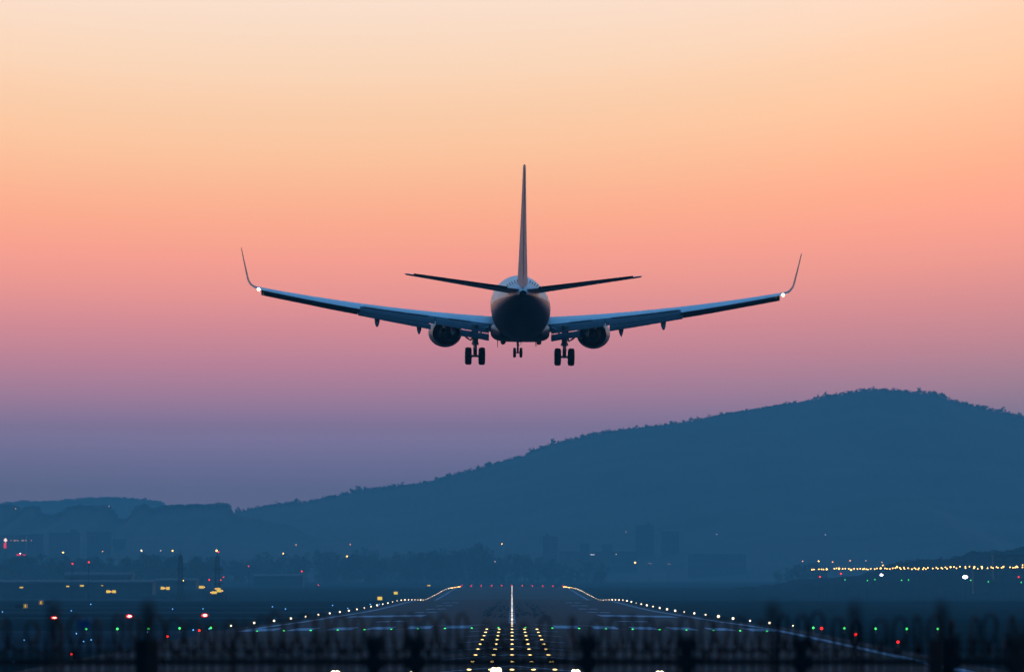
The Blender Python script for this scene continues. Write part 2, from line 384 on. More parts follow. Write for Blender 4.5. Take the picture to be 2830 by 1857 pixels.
# ------------------------------------------------------------------ buildings
def block(x0, x1, ytop, Y, label, wallm="wall", depth=14, base=None, penthouse=None, bands=3):
    a = W(x0, ytop, Y); c = W(x1, ytop, Y); g = gz((a.x + c.x) / 2, Y) - .3
    w = c.x - a.x; h = a.z - g
    t = empty("building", ((a.x + c.x) / 2, Y, g)); tag(t, label, "building", "buildings of the town below the hill")
    m = MB(); m.box((0, depth / 2, h / 2), (w, depth, h)); m.build("wall", wallm, t)
    m = MB(); m.box((0, depth / 2, h + .3), (w + .8, depth + .8, .6)); rf = m.build("roof", "roof", t)
    if penthouse:
        m = MB(); m.box((penthouse * w, depth / 2, h + 2.0), (w * .22, depth * .4, 2.8)); m.build("lift_house", wallm, rf)
    nf = min(10, max(1, int(h / 3.2))); nw = min(9, max(2, int(w / 5)))
    for i in range(nf):
        if nf * nw > 60 and i % 2: continue
        for j in range(nw):
            m = MB(); m.box((-w / 2 + w * (j + .5) / nw, -.02, h * (i + .55) / nf), (w / nw * .55, .12, 1.5)); m.build("window", "glass", t)
    return t
block(134, 220, 1473, 5150, "long dark apartment block with flat roof right of the white diamond sign", "wall2", penthouse=.3)
block(240, 307, 1471, 5250, "flat roofed block right of the long dark apartment block", "wall")
block(-40, 70, 1480, 5050, "wide low block behind the white diamond sign", "wall2")
block(70, 118, 1477, 5100, "low block right of the white diamond sign", "wall")
block(300, 345, 1490, 5350, "pale low block at the right end of the left town", "wall")
block(1499, 1540, 1484, 5050, "tall square tower block standing above the treeline", "wall2", penthouse=-.2)
block(1602, 1627, 1503, 5150, "small flat block right of the square tower block", "wall")
block(1662, 1690, 1505, 5200, "small block with its roof just above the trees", "wall2")
block(1755, 1806, 1452, 5450, "tall faint apartment tower at the foot of the hill", "wall", penthouse=.2)
block(1826, 1876, 1470, 5450, "second faint apartment tower to the right of the tall one", "wall")
block(1545, 1760, 1525, 5250, "very long low factory building behind the trees", "wall")
block(1900, 2060, 1532, 5150, "low warehouse with small lights at the hill foot", "wall")
block(2745, 2835, 1534, 2700, "dark hangar block on the embankment at the right edge", "roof", depth=10)
block(2690, 2735, 1580, 2500, "small dark shed under the amber street lamps at the right", "wall2", depth=8)

def hangar(x0, x1, yeave, yridge, Y, label):
    a = W(x0, yeave, Y); c = W(x1, yeave, Y); g = gz(a.x, Y) - .2; w = c.x - a.x; h = a.z - g; hr = W(x0, yridge, Y).z - g
    t = empty("hangar", ((a.x + c.x) / 2, Y, g)); tag(t, label, "hangar", "hangars on the left of the airfield")
    m = MB(); m.box((0, 12, h / 2), (w, 24, h)); m.build("wall", "wall", t)
    rg = [[(sx * (w / 2 + .5), 12 + 12.6 * math.cos(u), h + .02 + (hr - h) * math.sin(u)) for u in [math.pi * k / 10 for k in range(11)]] for sx in (-1, 1)]
    m = MB(); m.rings(rg, True, 0); m.build("roof", "metalroof", t)
    for k in range(3):
        m = MB(); m.box((-w / 3 + k * w / 3, -.03, h * .4), (w / 4.2, .16, h * .8)); m.build("door", "wall", t)
hangar(178, 362, 1591, 1581, 2900, "long hangar with pale curved roof behind the two red mast lights")
hangar(-60, 420, 1610, 1602, 2500, "very long low pale shed at the left behind the yellow signs")
hangar(430, 540, 1605, 1598, 3000, "small hangar behind the first lattice tower")
hangar(700, 836, 1592, 1586, 3700, "distant low shed at the foot of the treeline")

# ------------------------------------------------------------------ lights
def post_lamp(name, x, y, Y, px, em, label, cat, group=None, pole=True, head=.0):
    p = W(x, y, Y); g = gz(p.x, Y); r = max(.05, px * Y / FP / 2)
    b = MB()
    hz = p.z - g
    if pole and hz > r:
        b.tube([(0, 0, -.05), (0, 0, max(.05, hz - r * .5))], [.05 if hz > 2 else .03, .03 if hz > 2 else .025], 6, 0)
        b.box((0, 0, hz + r * .95), (r * 1.3, r * 1.3, r * .12), 0)
    b.ball((0, 0, hz), r, 1, 10, 6)
    o = b.build(name, ["pole", em], loc=(p.x, Y, g)); return tag(o, label, cat, group)

# runway edge lights: 60 m apart on both sides
edge_proto = {}
def edge_light(X, Y, em, px, label, group, cat="runway light", h=.28):
    r = px * Y / FP / 2
    key = (em, round(r, 2))
    if key not in edge_proto:
        b = MB(); b.tube([(0, 0, 0), (0, 0, max(.1, h - r * .6))], [.07, .05], 6, 0); b.tube([(0, 0, 0), (0, 0, .05)], .16, 8, 0); b.ball((0, 0, max(h, r * .8)), r, 1, 10, 6)
        o = b.build("runway_edge_light" if "edge" in label else ("threshold_light" if em == "e_green" else "runway_end_light"), ["orange", em]); edge_proto[key] = o
    else:
        o = edge_proto[key].copy(); COL.objects.link(o)
        nm = "runway_edge_light" if "edge" in label else ("threshold_light" if em == "e_green" else "runway_end_light"); o.name = nm
    o.location = (X, Y, gz(X, Y) + .04); tag(o, label, cat, group); return o
for s, side_w in ((-1, "left"), (1, "right")):
    k = 0
    Y = 665
    while Y < 3620:
        em = "e_white" if Y < 3050 else "e_amber"
        px = (6.0 if Y < 1000 else 4.6 if Y < 1500 else 3.4 if Y < 2050 else 2.2) * rnd.uniform(.65, 1.25)
        px = round(px * Y / FP / .04) * .04 * FP / Y
        if k < 14: lab = f"white edge light on the {side_w} side of the runway, {ORD[k]} from the camera"
        elif Y < 3050: lab = f"small white edge light in the far crowded part of the {side_w} runway edge"
        else: lab = f"amber edge light near the far {side_w} corner of the runway"
        edge_light(s * 32.8, Y, em, px, lab, f"edge lights on the {side_w} side of the runway"); k += 1; Y += 60
# threshold greens
for k in range(-10, 10):
    X = 1.43 + 2.86 * k
    edge_light(X, 607, "e_green", 4.6, f"green inset light in the threshold row, {ORD[min(k + 10, 19)]} from the left", "green threshold lights across the runway", h=.12).scale = (1.25, 1, .62)
for s, nm in ((-1, "left"), (1, "right")):
    for k in range(5):
        X = s * (32.1 + 3.32 * k)
        edge_light(X, 607, "e_green", 6.4, f"green raised light in the {nm} wing bar, {ORD[k]} from the runway", f"green wing bar lights at the {nm}", h=.5)
# centre line lights
cl = MB(); cl.tube([(0, 0, 0), (0, 0, .03)], .12, 10, 0); cl.ball((0, 0, .08), .10, 1, 10, 6, (1.2, 1, .7)); first = cl.build("centreline_light", ["orange", "e_centre"])
for k in range(100):
    Y = 622 + 30 * k
    o = first if k == 0 else first.copy()
    if k: COL.objects.link(o)
    s = (.9 + max(0, Y - 900) / 2600) * rnd.uniform(.6, 1.3); o.scale = (s, s, s)
    o.location = (0, Y, gz(0, Y) + .06)
    lab = f"white light on the runway centreline, {ORD[k]} past the green row" if k < 8 else "white light in the merged far string along the runway centreline"
    tag(o, lab, "runway light", "centreline lights along the runway")
# red end lights, two rows
for k in range(11):
    X = -32.8 + 6.56 * k
    edge_light(X, 3643, "e_redrow", 3.4, f"red light in the lower row across the far runway end, {ORD[k]} from the left", "lower row of red lights at the runway end", h=.5)
for k in range(11):
    X = -32.8 + 6.56 * k + rnd.uniform(-.4, .4)
    p = W(VPX + X * FP / 3700, 1616.5, 3700)
    post_lamp("runway_end_light", VPX + X * FP / 3700, 1616.5 + (1.5 if k > 8 else 0), 3700, 2.8 if k not in (7, 8) else 2.0, "e_redrow", f"red light in the upper row beyond the runway end, {ORD[k]} from the left", "runway light", "upper row of red lights at the runway end")
# approach light bars
bar = empty("approach_light_bar")
m = MB(); m.box((0, 0, .10), (5.5, .10, .06))
for k in range(5): m.tube([(-2.54 + 1.27 * k, 0, 0), (-2.54 + 1.27 * k, 0, .1)], .04, 6)
m.build("crossbar", "pole", bar)
for k in range(5):
    m = MB(); m.ball((0, 0, .17), .050, 0, 10, 6, (2.7, 1, .8)); m.build("lamp", "e_barrette", bar, loc=(-2.54 + 1.27 * k, 0, 0))
for i in range(9):
    Y = 577 - 30 * i
    o = bar if i == 0 else copy_tree(bar)
    o.location = (0, Y, gz(0, Y) + .05)
    tag(o, f"low bar of five amber approach lamps, {ORD[i]} before the green threshold row", "approach light", "approach light bars before the runway")
# big approach floodlights of the crossbar along the bottom edge
fp = empty("approach_flood_light")
m = MB(); m.tube([(0, 0, 0), (0, 0, .12)], .07, 8); m.box((0, .12, .17), (.52, .2, .32)); m.build("housing", "signbox", fp)
for s in (-1, 1):
    m = MB(); m.ball((s * .14, -.03, .2), .19, 0, 12, 8, (1, .6, 1)); m.build("lamp", "e_flood", fp)
names = ["leftmost very bright white flood light on the bottom edge", "half hidden bright flood light behind the dark fence post", "very bright flood light just left of the centre approach lamps", "very bright flood light just right of the approach lamps", "rightmost very bright flood light on the bottom edge"]
for i, (x, sc) in enumerate(((927, .85), (1141, .6), (1370, 1.0), (1590, .78), (1822, .75))):
    o = fp if i == 0 else copy_tree(fp)
    X = (x - VPX) * 333 / FP; o.location = (X, 333, gz(X, 333) + .05); o.scale = (sc, sc, sc)
    tag(o, names[i], "flood light", "bright approach flood lights along the bottom")
# red stopway edge lights
for s, nm, lst in ((1, "right", (607, 547, 487, 427, 357)), (-1, "left", (583, 529, 414))):
    for k, Y in enumerate(lst):
        edge_light(s * (33.0 if s > 0 else 32.0), Y, "e_papi" if s > 0 else "e_red", 8.5 if s > 0 else 6.5, f"red edge light on the {nm} before the runway, {ORD[len(lst) - 1 - k]} from the camera", f"red edge lights on the {nm} before the runway", h=.45)
# approach slope projectors (three bright red units left of the runway)
for i, (x, y) in enumerate(((148.7, 1706.4), (356.3, 1702.2), (564.7, 1699.5))):
    p = W(x, y, 850); g = gz(p.x, 850)
    t = empty("approach_slope_light", (p.x, 850, g)); hz = p.z - g
    tag(t, "bright red slope projector left of the runway, " + ["farthest out", "middle of the three", "nearest the runway"][i], "approach light", "red slope projectors left of the runway")
    m = MB(); m.box((0, .55, hz), (1.3, 1.0, .5)); m.build("housing", "signbox", t)
    for q in (-.5, .5):
        for w_ in (.2, .9): m = MB(); m.tube([(q, w_, -.05), (q, w_, hz - .24)], .05, 6); m.build("leg", "pole", t)
    m = MB(); m.ball((0, -.02, hz), .36, 0, 14, 8, (1.35, .5, .72)); lp = m.build("lamp", "e_papi", t)
    m = MB(); m.ball((.05, -.17, hz + .01), .15, 0, 12, 6, (1.9, .5, .75)); m.build("bulb", "e_core", lp)
# blue taxiway lights
for i, (x, y) in enumerate(((66, 1768), (210, 1750), (230, 1771.5), (251, 1767), (37, 1828), (407, 1745), (533, 1740), (577, 1737), (250, 1669), (476, 1682), (560, 1681.5), (752, 1676), (788, 1682), (918, 1672), (960, 1680), (1022, 1669), (1047, 1669), (6, 1690), (196, 1687))):
    Y = 5.9 * FP / (y - HY) if y > 1700 else (6.9 * FP / (y - HY))
    post_lamp("taxiway_light", x, y, Y, 3.4 if y > 1700 else 2.6, "e_blue", "tiny blue taxiway light on the dark field left of the runway", "taxiway light", "blue taxiway lights")

# ------------------------------------------------------------------ street lamps and town lights
ST = [(230, 415), (250, 413), (300, 411), (328, 411), (347, 412), (380, 411), (458, 405), (478, 402), (505, 404), (540, 407), (568, 405), (603, 407), (627, 416), (657, 407), (690, 408), (718, 405), (745, 411), (760, 405), (780, 410), (797, 414), (826, 406), (866, 410), (890, 404), (926, 402), (947, 371), (970, 402), (990, 406), (1018, 409), (1047, 401), (1075, 398), (1092, 388), (1120, 397), (1132, 410), (1160, 395), (1168, 407), (1203, 399), (1242, 410), (1268, 399), (1281, 409), (1312, 401), (1307, 412), (1353, 411), (1362, 398), (1383, 409), (1403, 397), (1453, 404), (1490, 394), (1505, 404), (1540, 396), (1551, 404), (1580, 391), (1597, 405), (1634, 389), (1668, 388), (1692, 400), (1728, 384), (1783, 386), (1785, 401), (1825, 385), (1873, 388), (1868, 402), (1908, 405), (1949, 387), (1952, 401), (2007, 399), (2045, 391), (2063, 399), (2098, 388), (2112, 395), (2150, 396), (2168, 386), (2235, 391), (2267, 395), (2287, 393), (2302, 384), (2312, 392), (2362, 370), (2360, 393), (2420, 388), (2470, 386)]
BIG = {380, 505, 627, 926, 1092, 1634, 1873, 1949, 2302, 2168}
for cx, cy in ST:
    x = 2180 + cx / 3.6615; y = 1460 + cy / 3.6615
    post_lamp("street_lamp", x, y, 2250, 4.6 if cx in BIG else 3.0, "e_amber", "large bright sodium lamp in the long amber row at the right" if cx in BIG else "small sodium lamp in the long amber row at the right", "street lamp", "long row of amber street lamps at the right")
for i, (cx, cy, px, em) in enumerate(((137, 330, 2.8, "e_orange"), (298, 330, 3.6, "e_amber"), (440, 338, 3.4, "e_orange"), (616, 325, 3.2, "e_orange"), (777, 325, 2.2, "e_pink"), (938, 340, 2.4, "e_pink"))):
    post_lamp("street_lamp", 2180 + cx / 3.6615, 1460 + cy / 3.6615, 3300, px, em, f"dim street lamp in the upper sparse row at the right, {ORD[i]} from its left", "street lamp", "upper sparse row of street lamps at the right")
for i, (cx, cy, px) in enumerate(((935, 468, 6), (1780, 490, 9.5))):
    post_lamp("flood_light", 2180 + cx / 3.6615, 1460 + cy / 3.6615, 2100, px, "e_cool", ["smaller white flood light under the amber lamp row", "bigger white flood light under the amber lamp row"][i], "flood light", "white flood lights at the right").scale = (1.5, 1, 1)
for i, (cx, cy) in enumerate(((312, 488), (524, 455), (2322, 489))):
    post_lamp("obstruction_light", 2180 + cx / 3.6615, 1460 + cy / 3.6615, 2150, 4.2, "e_red", ["red light low under the left end of the amber row", "red light just under the amber row, right of the lower red one", "red light under the amber row by the right edge"][i], "obstruction light", "red lights under the amber row")
for cx, cy in ((565, 517), (792, 525), (867, 515), (1137, 523), (1207, 518), (1837, 522), (2015, 538), (2348, 543)):
    post_lamp("taxiway_light", 2180 + cx / 3.6615, 1460 + cy / 3.6615, 2000, 3.0, "e_green", "tiny green taxiway light under the amber lamp row", "taxiway light", "green taxiway lights at the right")
TOWN = [(173.5, 1526, 4.6, "e_amber", "amber lamp left of the thin masts"), (282.6, 1523, 3, "e_orange", "small amber lamp above the thin masts"), (390, 1521, 5.4, "e_white", "brightest white lamp of the left town"), (443, 1521, 2.6, "e_pink", "tiny pale lamp between two brighter town lamps"),
        (476, 1521, 4.2, "e_amber", "amber lamp just left of the first lattice tower"), (782, 1529, 3.6, "e_amber", "lone orange lamp right of the lattice towers"), (817, 1505, 2.8, "e_orange", "faint orange lamp above the left treeline"), (967, 1504, 2.6, "e_orange", "faint orange lamp above the middle treeline"),
        (958, 1537, 4.2, "e_amber", "bright amber lamp in front of the treeline"), (1386, 1502, 3.2, "e_amber", "small amber lamp left of the square tower block"), (1754, 1554, 4.6, "e_amber", "amber lamp in front of the long factory"), (1980, 1476, 2.4, "e_faint", "tiny white lamp on the lower hillside"),
        (1729, 1469, 2.2, "e_faint", "tiny white lamp above the long factory"), (1702, 1531, 2.6, "e_faint", "tiny white lamp right of the lit loading bay"), (2280, 1477, 2.4, "e_faint", "tiny white lamp on the hillside at the right"), (42, 1405, 2.4, "e_orange", "tiny orange lamp high on the left woods"), (300, 1398, 2.0, "e_pink", "tiny pale lamp on the left ridge"),
        (1367, 1551, 2.4, "e_pink", "tiny pale lamp in the trees left of the runway end")]
for (x, y, px, em, lab) in TOWN:
    post_lamp("street_lamp", x, y, 4250 if y > 1480 else 4900, px, em, lab, "street lamp", "scattered lamps of the town")
REDS = [(833, 1578, 4, "red obstruction light in front of the left treeline"), (686, 1564, 2.6, "faint red light left of the treeline"), (879, 1616, 2.4, "faint red light at the far edge of the field"), (577, 1602, 4, "red light left of the second lattice tower base"), (609, 1602, 3.2, "red light right of the second lattice tower base"), (617, 1594, 3, "upper red light right of the second lattice tower"), (1405, 1654, 5, "red light beside the far centreline string"), (1367, 1650, 3, "faint red light left of the far centreline string")]
for (x, y, px, lab) in REDS:
    post_lamp("obstruction_light", x, y, 2400, px, "e_red", lab, "obstruction light", "red obstruction lights on the airfield")
post_lamp("street_lamp", 505, 1604, 2300, 3.6, "e_amber", "amber lamp at the foot of the first lattice tower", "street lamp")
# lit loading bay and lit windows in the factory zone
def glow_panel(name, x, y, wpx, hpx, Y, em, label, cat, group=None, legs=True):
    p = W(x, y, Y); g = gz(p.x, Y); w = wpx * Y / FP; h = hpx * Y / FP; hz = p.z - g
    t = empty(name, (p.x, Y, g)); tag(t, label, cat, group)
    m = MB(); m.box((0, .2, hz), (w * 1.04, .3, h * 1.06)); m.build("housing", "signbox", t)
    m = MB(); m.box((0, 0, hz), (w, .1, h)); m.build("face", em, t)
    if legs:
        for s in (-1, 1): m = MB(); m.tube([(s * w * .32, .2, -.1), (s * w * .32, .2, hz - h * .5)], .05 if hz < 2 else .2, 6); m.build("leg", "pole", t)
    return t
glow_panel("lit_awning", 1636, 1532, 12, 2.0, 4600, "e_faint", "white lit awning in the factory zone", "awning")
glow_panel("lit_awning", 1795, 1556.5, 11, 1.3, 4500, "e_dim", "long dim lit awning right of the amber lamp", "awning", "dim lit awnings at the hill foot")
glow_panel("lit_awning", 1848, 1558, 9, 1.3, 4500, "e_dim", "short dim lit awning at the hill foot", "awning", "dim lit awnings at the hill foot")
# station signs at the far left
p = W(14, 1492, 4300); g = gz(p.x, 4300); t = empty("station_sign", (p.x, 4300, g)); tag(t, "glowing white diamond sign above a red vertical panel at the left edge", "sign")
hz = p.z - g; u = 4300 / FP
m = MB(); m.add([(-5.2 * u, 0, hz), (0, 0, hz - 6.2 * u), (5.2 * u, 0, hz), (0, 0, hz + 6.2 * u), (-5.2 * u, .4, hz), (0, .4, hz - 6.2 * u), (5.2 * u, .4, hz), (0, .4, hz + 6.2 * u)], [(0, 1, 2, 3), (7, 6, 5, 4), (0, 4, 5, 1), (1, 5, 6, 2), (2, 6, 7, 3), (3, 7, 4, 0)]); m.build("diamond_face", "e_pink", t)
m = MB(); m.box((-.3, .2, hz - 15 * u), (7 * u, .4, 15 * u)); m.build("red_panel", "e_redsign", t)
m = MB(); m.tube([(0, .2, -.2), (0, .2, hz - 22 * u)], .3, 8); m.build("pole", "pole", t)
glow_panel("canopy_sign", 58, 1532.5, 26, 4.2, 4250, "e_redsign", "long glowing red canopy band below the diamond sign", "sign")
post_lamp("street_lamp", 55, 1529, 4230, 3, "e_cool", "tiny white lamp on top of the red canopy band", "street lamp")
for i, (x, w) in enumerate(((29, 3), (40, 8), (48, 4), (62, 8), (71, 4), (86, 3))):
    glow_panel("shop_sign", x, 1493, w, 4, 4580, "e_dim", f"dim lit shop sign on the low block, {ORD[i]} right of the diamond sign", "sign", "dim lit signs on the low block", legs=False)

# ------------------------------------------------------------------ taxiway signs
def taxi_sign(x, y, wpx, hpx, Y, label, knob=0):
    p = W(x, y, Y); g = gz(p.x, Y); w = wpx * Y / FP; h = hpx * Y / FP; hz = max(p.z - g, h * .6)
    t = empty("taxiway_sign", (p.x, Y, g)); tag(t, label, "sign", "lit yellow taxiway signs")
    m = MB(); m.box((0, .13, hz), (w + .08, .2, h + .08)); m.build("housing", "signbox", t)
    m = MB(); m.box((0, .01, hz), (w, .06, h)); m.build("face", "e_yellow", t)
    for s in (-1, 1): m = MB(); m.tube([(s * w * .35, .12, -.1), (s * w * .35, .12, hz - h / 2)], .05, 6); m.build("leg", "pole", t)
    if knob: m = MB(); m.box((knob * (w / 2 + .25), .1, hz), (.28, .2, .28)); m.build("lamp_box", "e_orange", t)
SG = [(297.8, 1634, 10.5, 7.4, 1750, "left one of a pair of yellow signs by the thin masts", 1), (314, 1634, 10.5, 7.4, 1750, "right one of a pair of yellow signs by the thin masts", 0),
      (448, 1624.5, 9.5, 7.5, 1950, "left one of a pair of yellow signs left of the first lattice tower foot", 1), (463, 1625, 9.8, 7.8, 1950, "right one of a pair of yellow signs left of the first lattice tower foot", 0),
      (555.5, 1621.7, 13.4, 7.2, 2050, "single wide yellow sign between the lattice towers", 1), (602, 1626.5, 13, 5.5, 1990, "uppermost of three stacked looking yellow signs at the second lattice tower", -1),
      (605, 1632, 14, 7, 1900, "middle of three stacked looking yellow signs at the second lattice tower", 1), (591, 1636.6, 14.5, 7, 1800, "lowest of three stacked looking yellow signs at the second lattice tower", -1),
      (1048.7, 1652.8, 12.8, 9, 1500, "largest square yellow sign beside the left runway edge", 0), (1092.6, 1638, 10.6, 7, 1750, "rounded yellow sign further up the left runway edge", 0), (1184, 1617.3, 8.4, 3.2, 3000, "thin yellow sign at the far left runway corner", 0),
      (225.5, 1617.8, 10.2, 4.4, 2250, "thin yellow sign right of the left thin mast", 0), (186, 1619.5, 8.8, 3.4, 2250, "small slanted looking yellow sign left of the thin masts", 0), (58, 1622.4, 9.5, 3.6, 2200, "small yellow sign nearest the left edge", 0), (281.5, 1617.3, 6, 1.7, 2400, "tiny yellow strip sign above the pair by the masts", 0)]
for s in SG: taxi_sign(*s)
m_e = M["e_yellow"]
def letter_sign(x, y, Y, panel_dir, label):
    p = W(x, y, Y); g = gz(p.x, Y); u = Y / FP; hz = p.z - g
    t = empty("location_sign", (p.x, Y, g)); tag(t, label, "sign", "black lettered location signs")
    m = MB(); m.box((0, .12, hz), (11.5 * u, .2, 11.5 * u)); m.build("housing", "signbox", t)
    m = MB()
    a = 5.2 * u; w = .05
    for c, d in (((0, 0, hz + a), (2 * a, .04, w)), ((0, 0, hz - a), (2 * a, .04, w)), ((-a, 0, hz), (w, .04, 2 * a)), ((a, 0, hz), (w, .04, 2 * a))): m.box(c, d)
    m.build("border", "e_dimframe", t)
    m = MB(); k = 3.4 * u
    m.box((-k * .45, 0, hz), (k * .42, .05, 2 * k))
    for dz in (-.84, 0, .84): m.box((k * .26, .0, hz + dz * k), (k * 1.0, .05, k * .34))
    m.build("letter", "e_yellow", t)
    m = MB(); m.box((panel_dir * 17.5 * u, .14, hz), (23.0 * u, .2, 9.5 * u)); m.build("blank_panel", "signbox", t)
    for s in (-1, 1): m = MB(); m.tube([(s * 3 * u, .12, -.1), (s * 3 * u, .12, hz - 5 * u)], .05, 6); m.build("leg", "pole", t)
letter_sign(69.5, 1674, 1080, -1, "black sign with a yellow letter E, its dark blank panel on the left")
letter_sign(112.5, 1664.5, 1230, 1, "black sign with a yellow letter E, its dark blank panel on the right")

# ------------------------------------------------------------------ masts and lattice towers
for i, (x, yt) in enumerate(((198, 1556), (243.5, 1552))):
    Y = 1900; p = W(x, yt, Y); g = gz(p.x, Y)
    t = empty("thin_mast", (p.x, Y, g)); tag(t, ["shorter thin mast topped by a red lamp, the left one", "taller thin mast topped by a red lamp, the right one"][i], "mast", "thin masts with red lamps")
    h = p.z - g
    m = MB(); m.tube([(0, 0, -.2), (0, 0, h * .75), (0, 0, h + .9)], [.11, .09, .05], 6); m.tube([(0, 0, h * .86), (.25, 0, h * .72)], .03, 5); m.build("pole", "dark", t)
    m = MB(); m.ball((.15, -.05, h - .1), .26, 0, 8, 6); m.build("lamp", "e_red", t)
def lattice(x, ytop, Y, label, lamp):
    p = W(x, ytop, Y); g = gz(p.x, Y); h = p.z - g
    t = empty("lattice_tower", (p.x, Y, g)); tag(t, label, "tower", "lattice towers on the airfield")
    m = MB(); hw = lambda z: .95 - .45 * z / h
    lv = [h * k / 12 for k in range(13)]
    for sx in (-1, 1):
        for sy in (-1, 1):
            m.tube([(sx * hw(0), sy * hw(0), 0), (sx * hw(h * .9), sy * hw(h * .9), h * .9)], .12, 5)
    for a, c in zip(lv[:-2], lv[1:-1]):
        for s in (-1, 1):
            m.tube([(-hw(a), s * hw(a), a), (hw(c), s * hw(c), c)], .11, 4); m.tube([(hw(a), s * hw(a), a), (-hw(c), s * hw(c), c)], .11, 4)
            m.tube([(s * hw(a), -hw(a), a), (s * hw(c), hw(c), c)], .11, 4)
            m.tube([(-hw(a), s * hw(a), a), (hw(a), s * hw(a), a)], .09, 4)
    m.tube([(0, 0, h * .88), (0, 0, h + .6)], .10, 6)
    m.build("mast", "dark", t)
    for z in (.36, .64):
        m = MB(); m.box((.25, 0, h * z), (3.6, 2.4, .22))
        for q in range(5): m.tube([(-1.4 + q * .8, -1.15, h * z), (-1.4 + q * .8, -1.15, h * z + .8)], .05, 4)
        m.build("platform", "dark", t)
    m = MB()
    for i in range(5):
        for s in (-1, 1): m.tube([(-3.4 + i * 1.7, s * 1.2, 0), (-3.4 + i * 1.7, s * 1.2, 2.2)], .08, 4)
        if i < 4:
            for s in (-1, 1):
                m.tube([(-3.4 + i * 1.7, s * 1.2, 0), (-1.7 + i * 1.7, s * 1.2, 2.2)], .07, 4); m.tube([(-3.4 + i * 1.7, s * 1.2, 2.2), (-1.7 + i * 1.7, s * 1.2, 0)], .07, 4)
    m.box((0, 0, 2.25), (7.2, 2.8, .15)); m.build("base_frame", "dark", t)
    if lamp:
        m = MB(); m.ball((-.3, 0, h + .4), .33, 0, 8, 6); m.build("lamp", "e_amber", t)
        m = MB(); m.ball((.35, 0, h - .1), .24, 0, 8, 6); m.build("lamp", "e_red", t)
lattice(498, 1522, 2050, "first lattice tower without lamp on its top", False)
lattice(600, 1524, 2050, "second lattice tower with an amber and a red lamp on top", True)

# ------------------------------------------------------------------ foreground fences (out of focus)
FY = 36.0; fu = FY / FP
def fz(ypx, Y): return W(VPX, ypx, Y).z
fb = 3.0
root = empty("perimeter_fence", (0, FY, fb)); tag(root, "dark blurred mesh fence topped by loops of razor wire along the bottom", "fence")
top = fz(1765, FY) - fb; rail = fz(1830, FY) - fb
def fx(x): return (x - VPX) * fu
for x, wd in ((-170, 34), (395, 30), (425, 30), (770, 16), (1034, 30), (1148, 34), (1622, 30), (1896, 34), (2212, 32), (2575, 26), (2622, 30), (2802, 34), (3000, 30)):
    m = MB(); X = fx(x); w = wd * fu; tp = top if wd > 20 else rail - .03
    m.box((X, 0, tp / 2), (w, w, tp))
    if wd > 28 and x not in (395, 425):
        m.box((X, 0, tp - 12 * fu), (w * 1.7, w * 1.2, 26 * fu))
        for s in (-1, 1): m.tube([(X, 0, tp - 8 * fu), (X + s * 26 * fu, 0, tp + 14 * fu)], 5 * fu, 6)
        m.box((X, 0, rail), (w * 1.6, w * 1.2, 34 * fu))
    m.build("post", "fence", root)
for zz, th in ((rail, 15), (top - 30 * fu, 6), (rail - .5, 15)):
    m = MB(); m.box((0, .055, zz), (8.4, .03, th * fu)); m.build("rail", "fence", root)
m = MB(); X = -4.2
while X < 4.2:
    m.box((X, .09, top * .5), (6.5 * fu, .012, top)); X += 22 * fu * rnd.uniform(.7, 1.3)
for k in range(9): m.box((0, .10, top - (k * 44 + 10) * fu), (8.4, .008, 2.2 * fu))
m.build("picket_panel", "fence", root)
m = MB()
for lay in range(1):
    pts = []; X = -4.3; ph = lay * 2.6
    while X < 4.3:
        pitch = (30 + 46 * rnd.random()) * fu; amp = (22 + 18 * rnd.random()) * fu; rz_ = (50 + 22 * rnd.random()) * fu; zc = top - 22 * fu + rnd.uniform(-10, 8) * fu
        for k in range(14):
            th = 2 * math.pi * k / 14 + ph
            pts.append((X + pitch * k / 14 + amp * math.cos(th), .06 + .10 * math.cos(th + .9), zc + rz_ * math.sin(th) + 30 * fu))
        X += pitch
    sm = [Vector(p) for p in pts]
    for _ in range(2): sm = [sm[0]] + [(sm[i - 1] + sm[i] * 2 + sm[i + 1]) / 4 for i in range(1, len(sm) - 1)] + [sm[-1]]
    m.tube(sm, 3.8 * fu, 5)
m.tube([(-4.3, .06, top + 8 * fu), (4.3, .06, top + 8 * fu)], 1.6 * fu, 5)
m.build("razor_coil", "wire", root)
BY = 17.0; bu = BY / FP
root2 = empty("post_fence", (0, BY, 3.4)); tag(root2, "very blurred row of dark posts standing in front of the wire fence", "fence")
xs_b = [(-95, 20), (149, 24), (410, 28), (645, 14), (890, 12), (1135, 8), (1380, 10), (1622, 15), (1885, 11), (2134, 24), (2360, 22), (2600, 26), (2822, 18), (3060, 20)]
for i, (x, wd) in enumerate(xs_b):
    X = (x - VPX) * bu; h = fz(1676 + (60 if wd < 20 else 0), BY) - 3.4; m = MB(); w = wd * bu
    m.box((X, 0, h / 2), (w, w, h)); m.ball((X, 0, h), w * .62, 0, 10, 6); m.build("post", "fence", root2)
for zz in (.3, .9): m = MB(); m.box((0, .05, zz), (3.6, .03, .04)); m.build("rail", "fence", root2)
# small blue plate wired to the fence
p = W(232, 1725, FY - .14); m = MB(); m.box((0, 0, 0), (33 * fu, .012, 26 * fu)); m.tube([(-12 * fu, .02, 12 * fu), (-12 * fu, .2, 13 * fu)], .003, 5); m.tube([(12 * fu, .02, 12 * fu), (12 * fu, .2, 13 * fu)], .003, 5)
tag(m.build("fence_plate", "blue", loc=p), "small blank blue plate wired to the fence at the left", "plate")

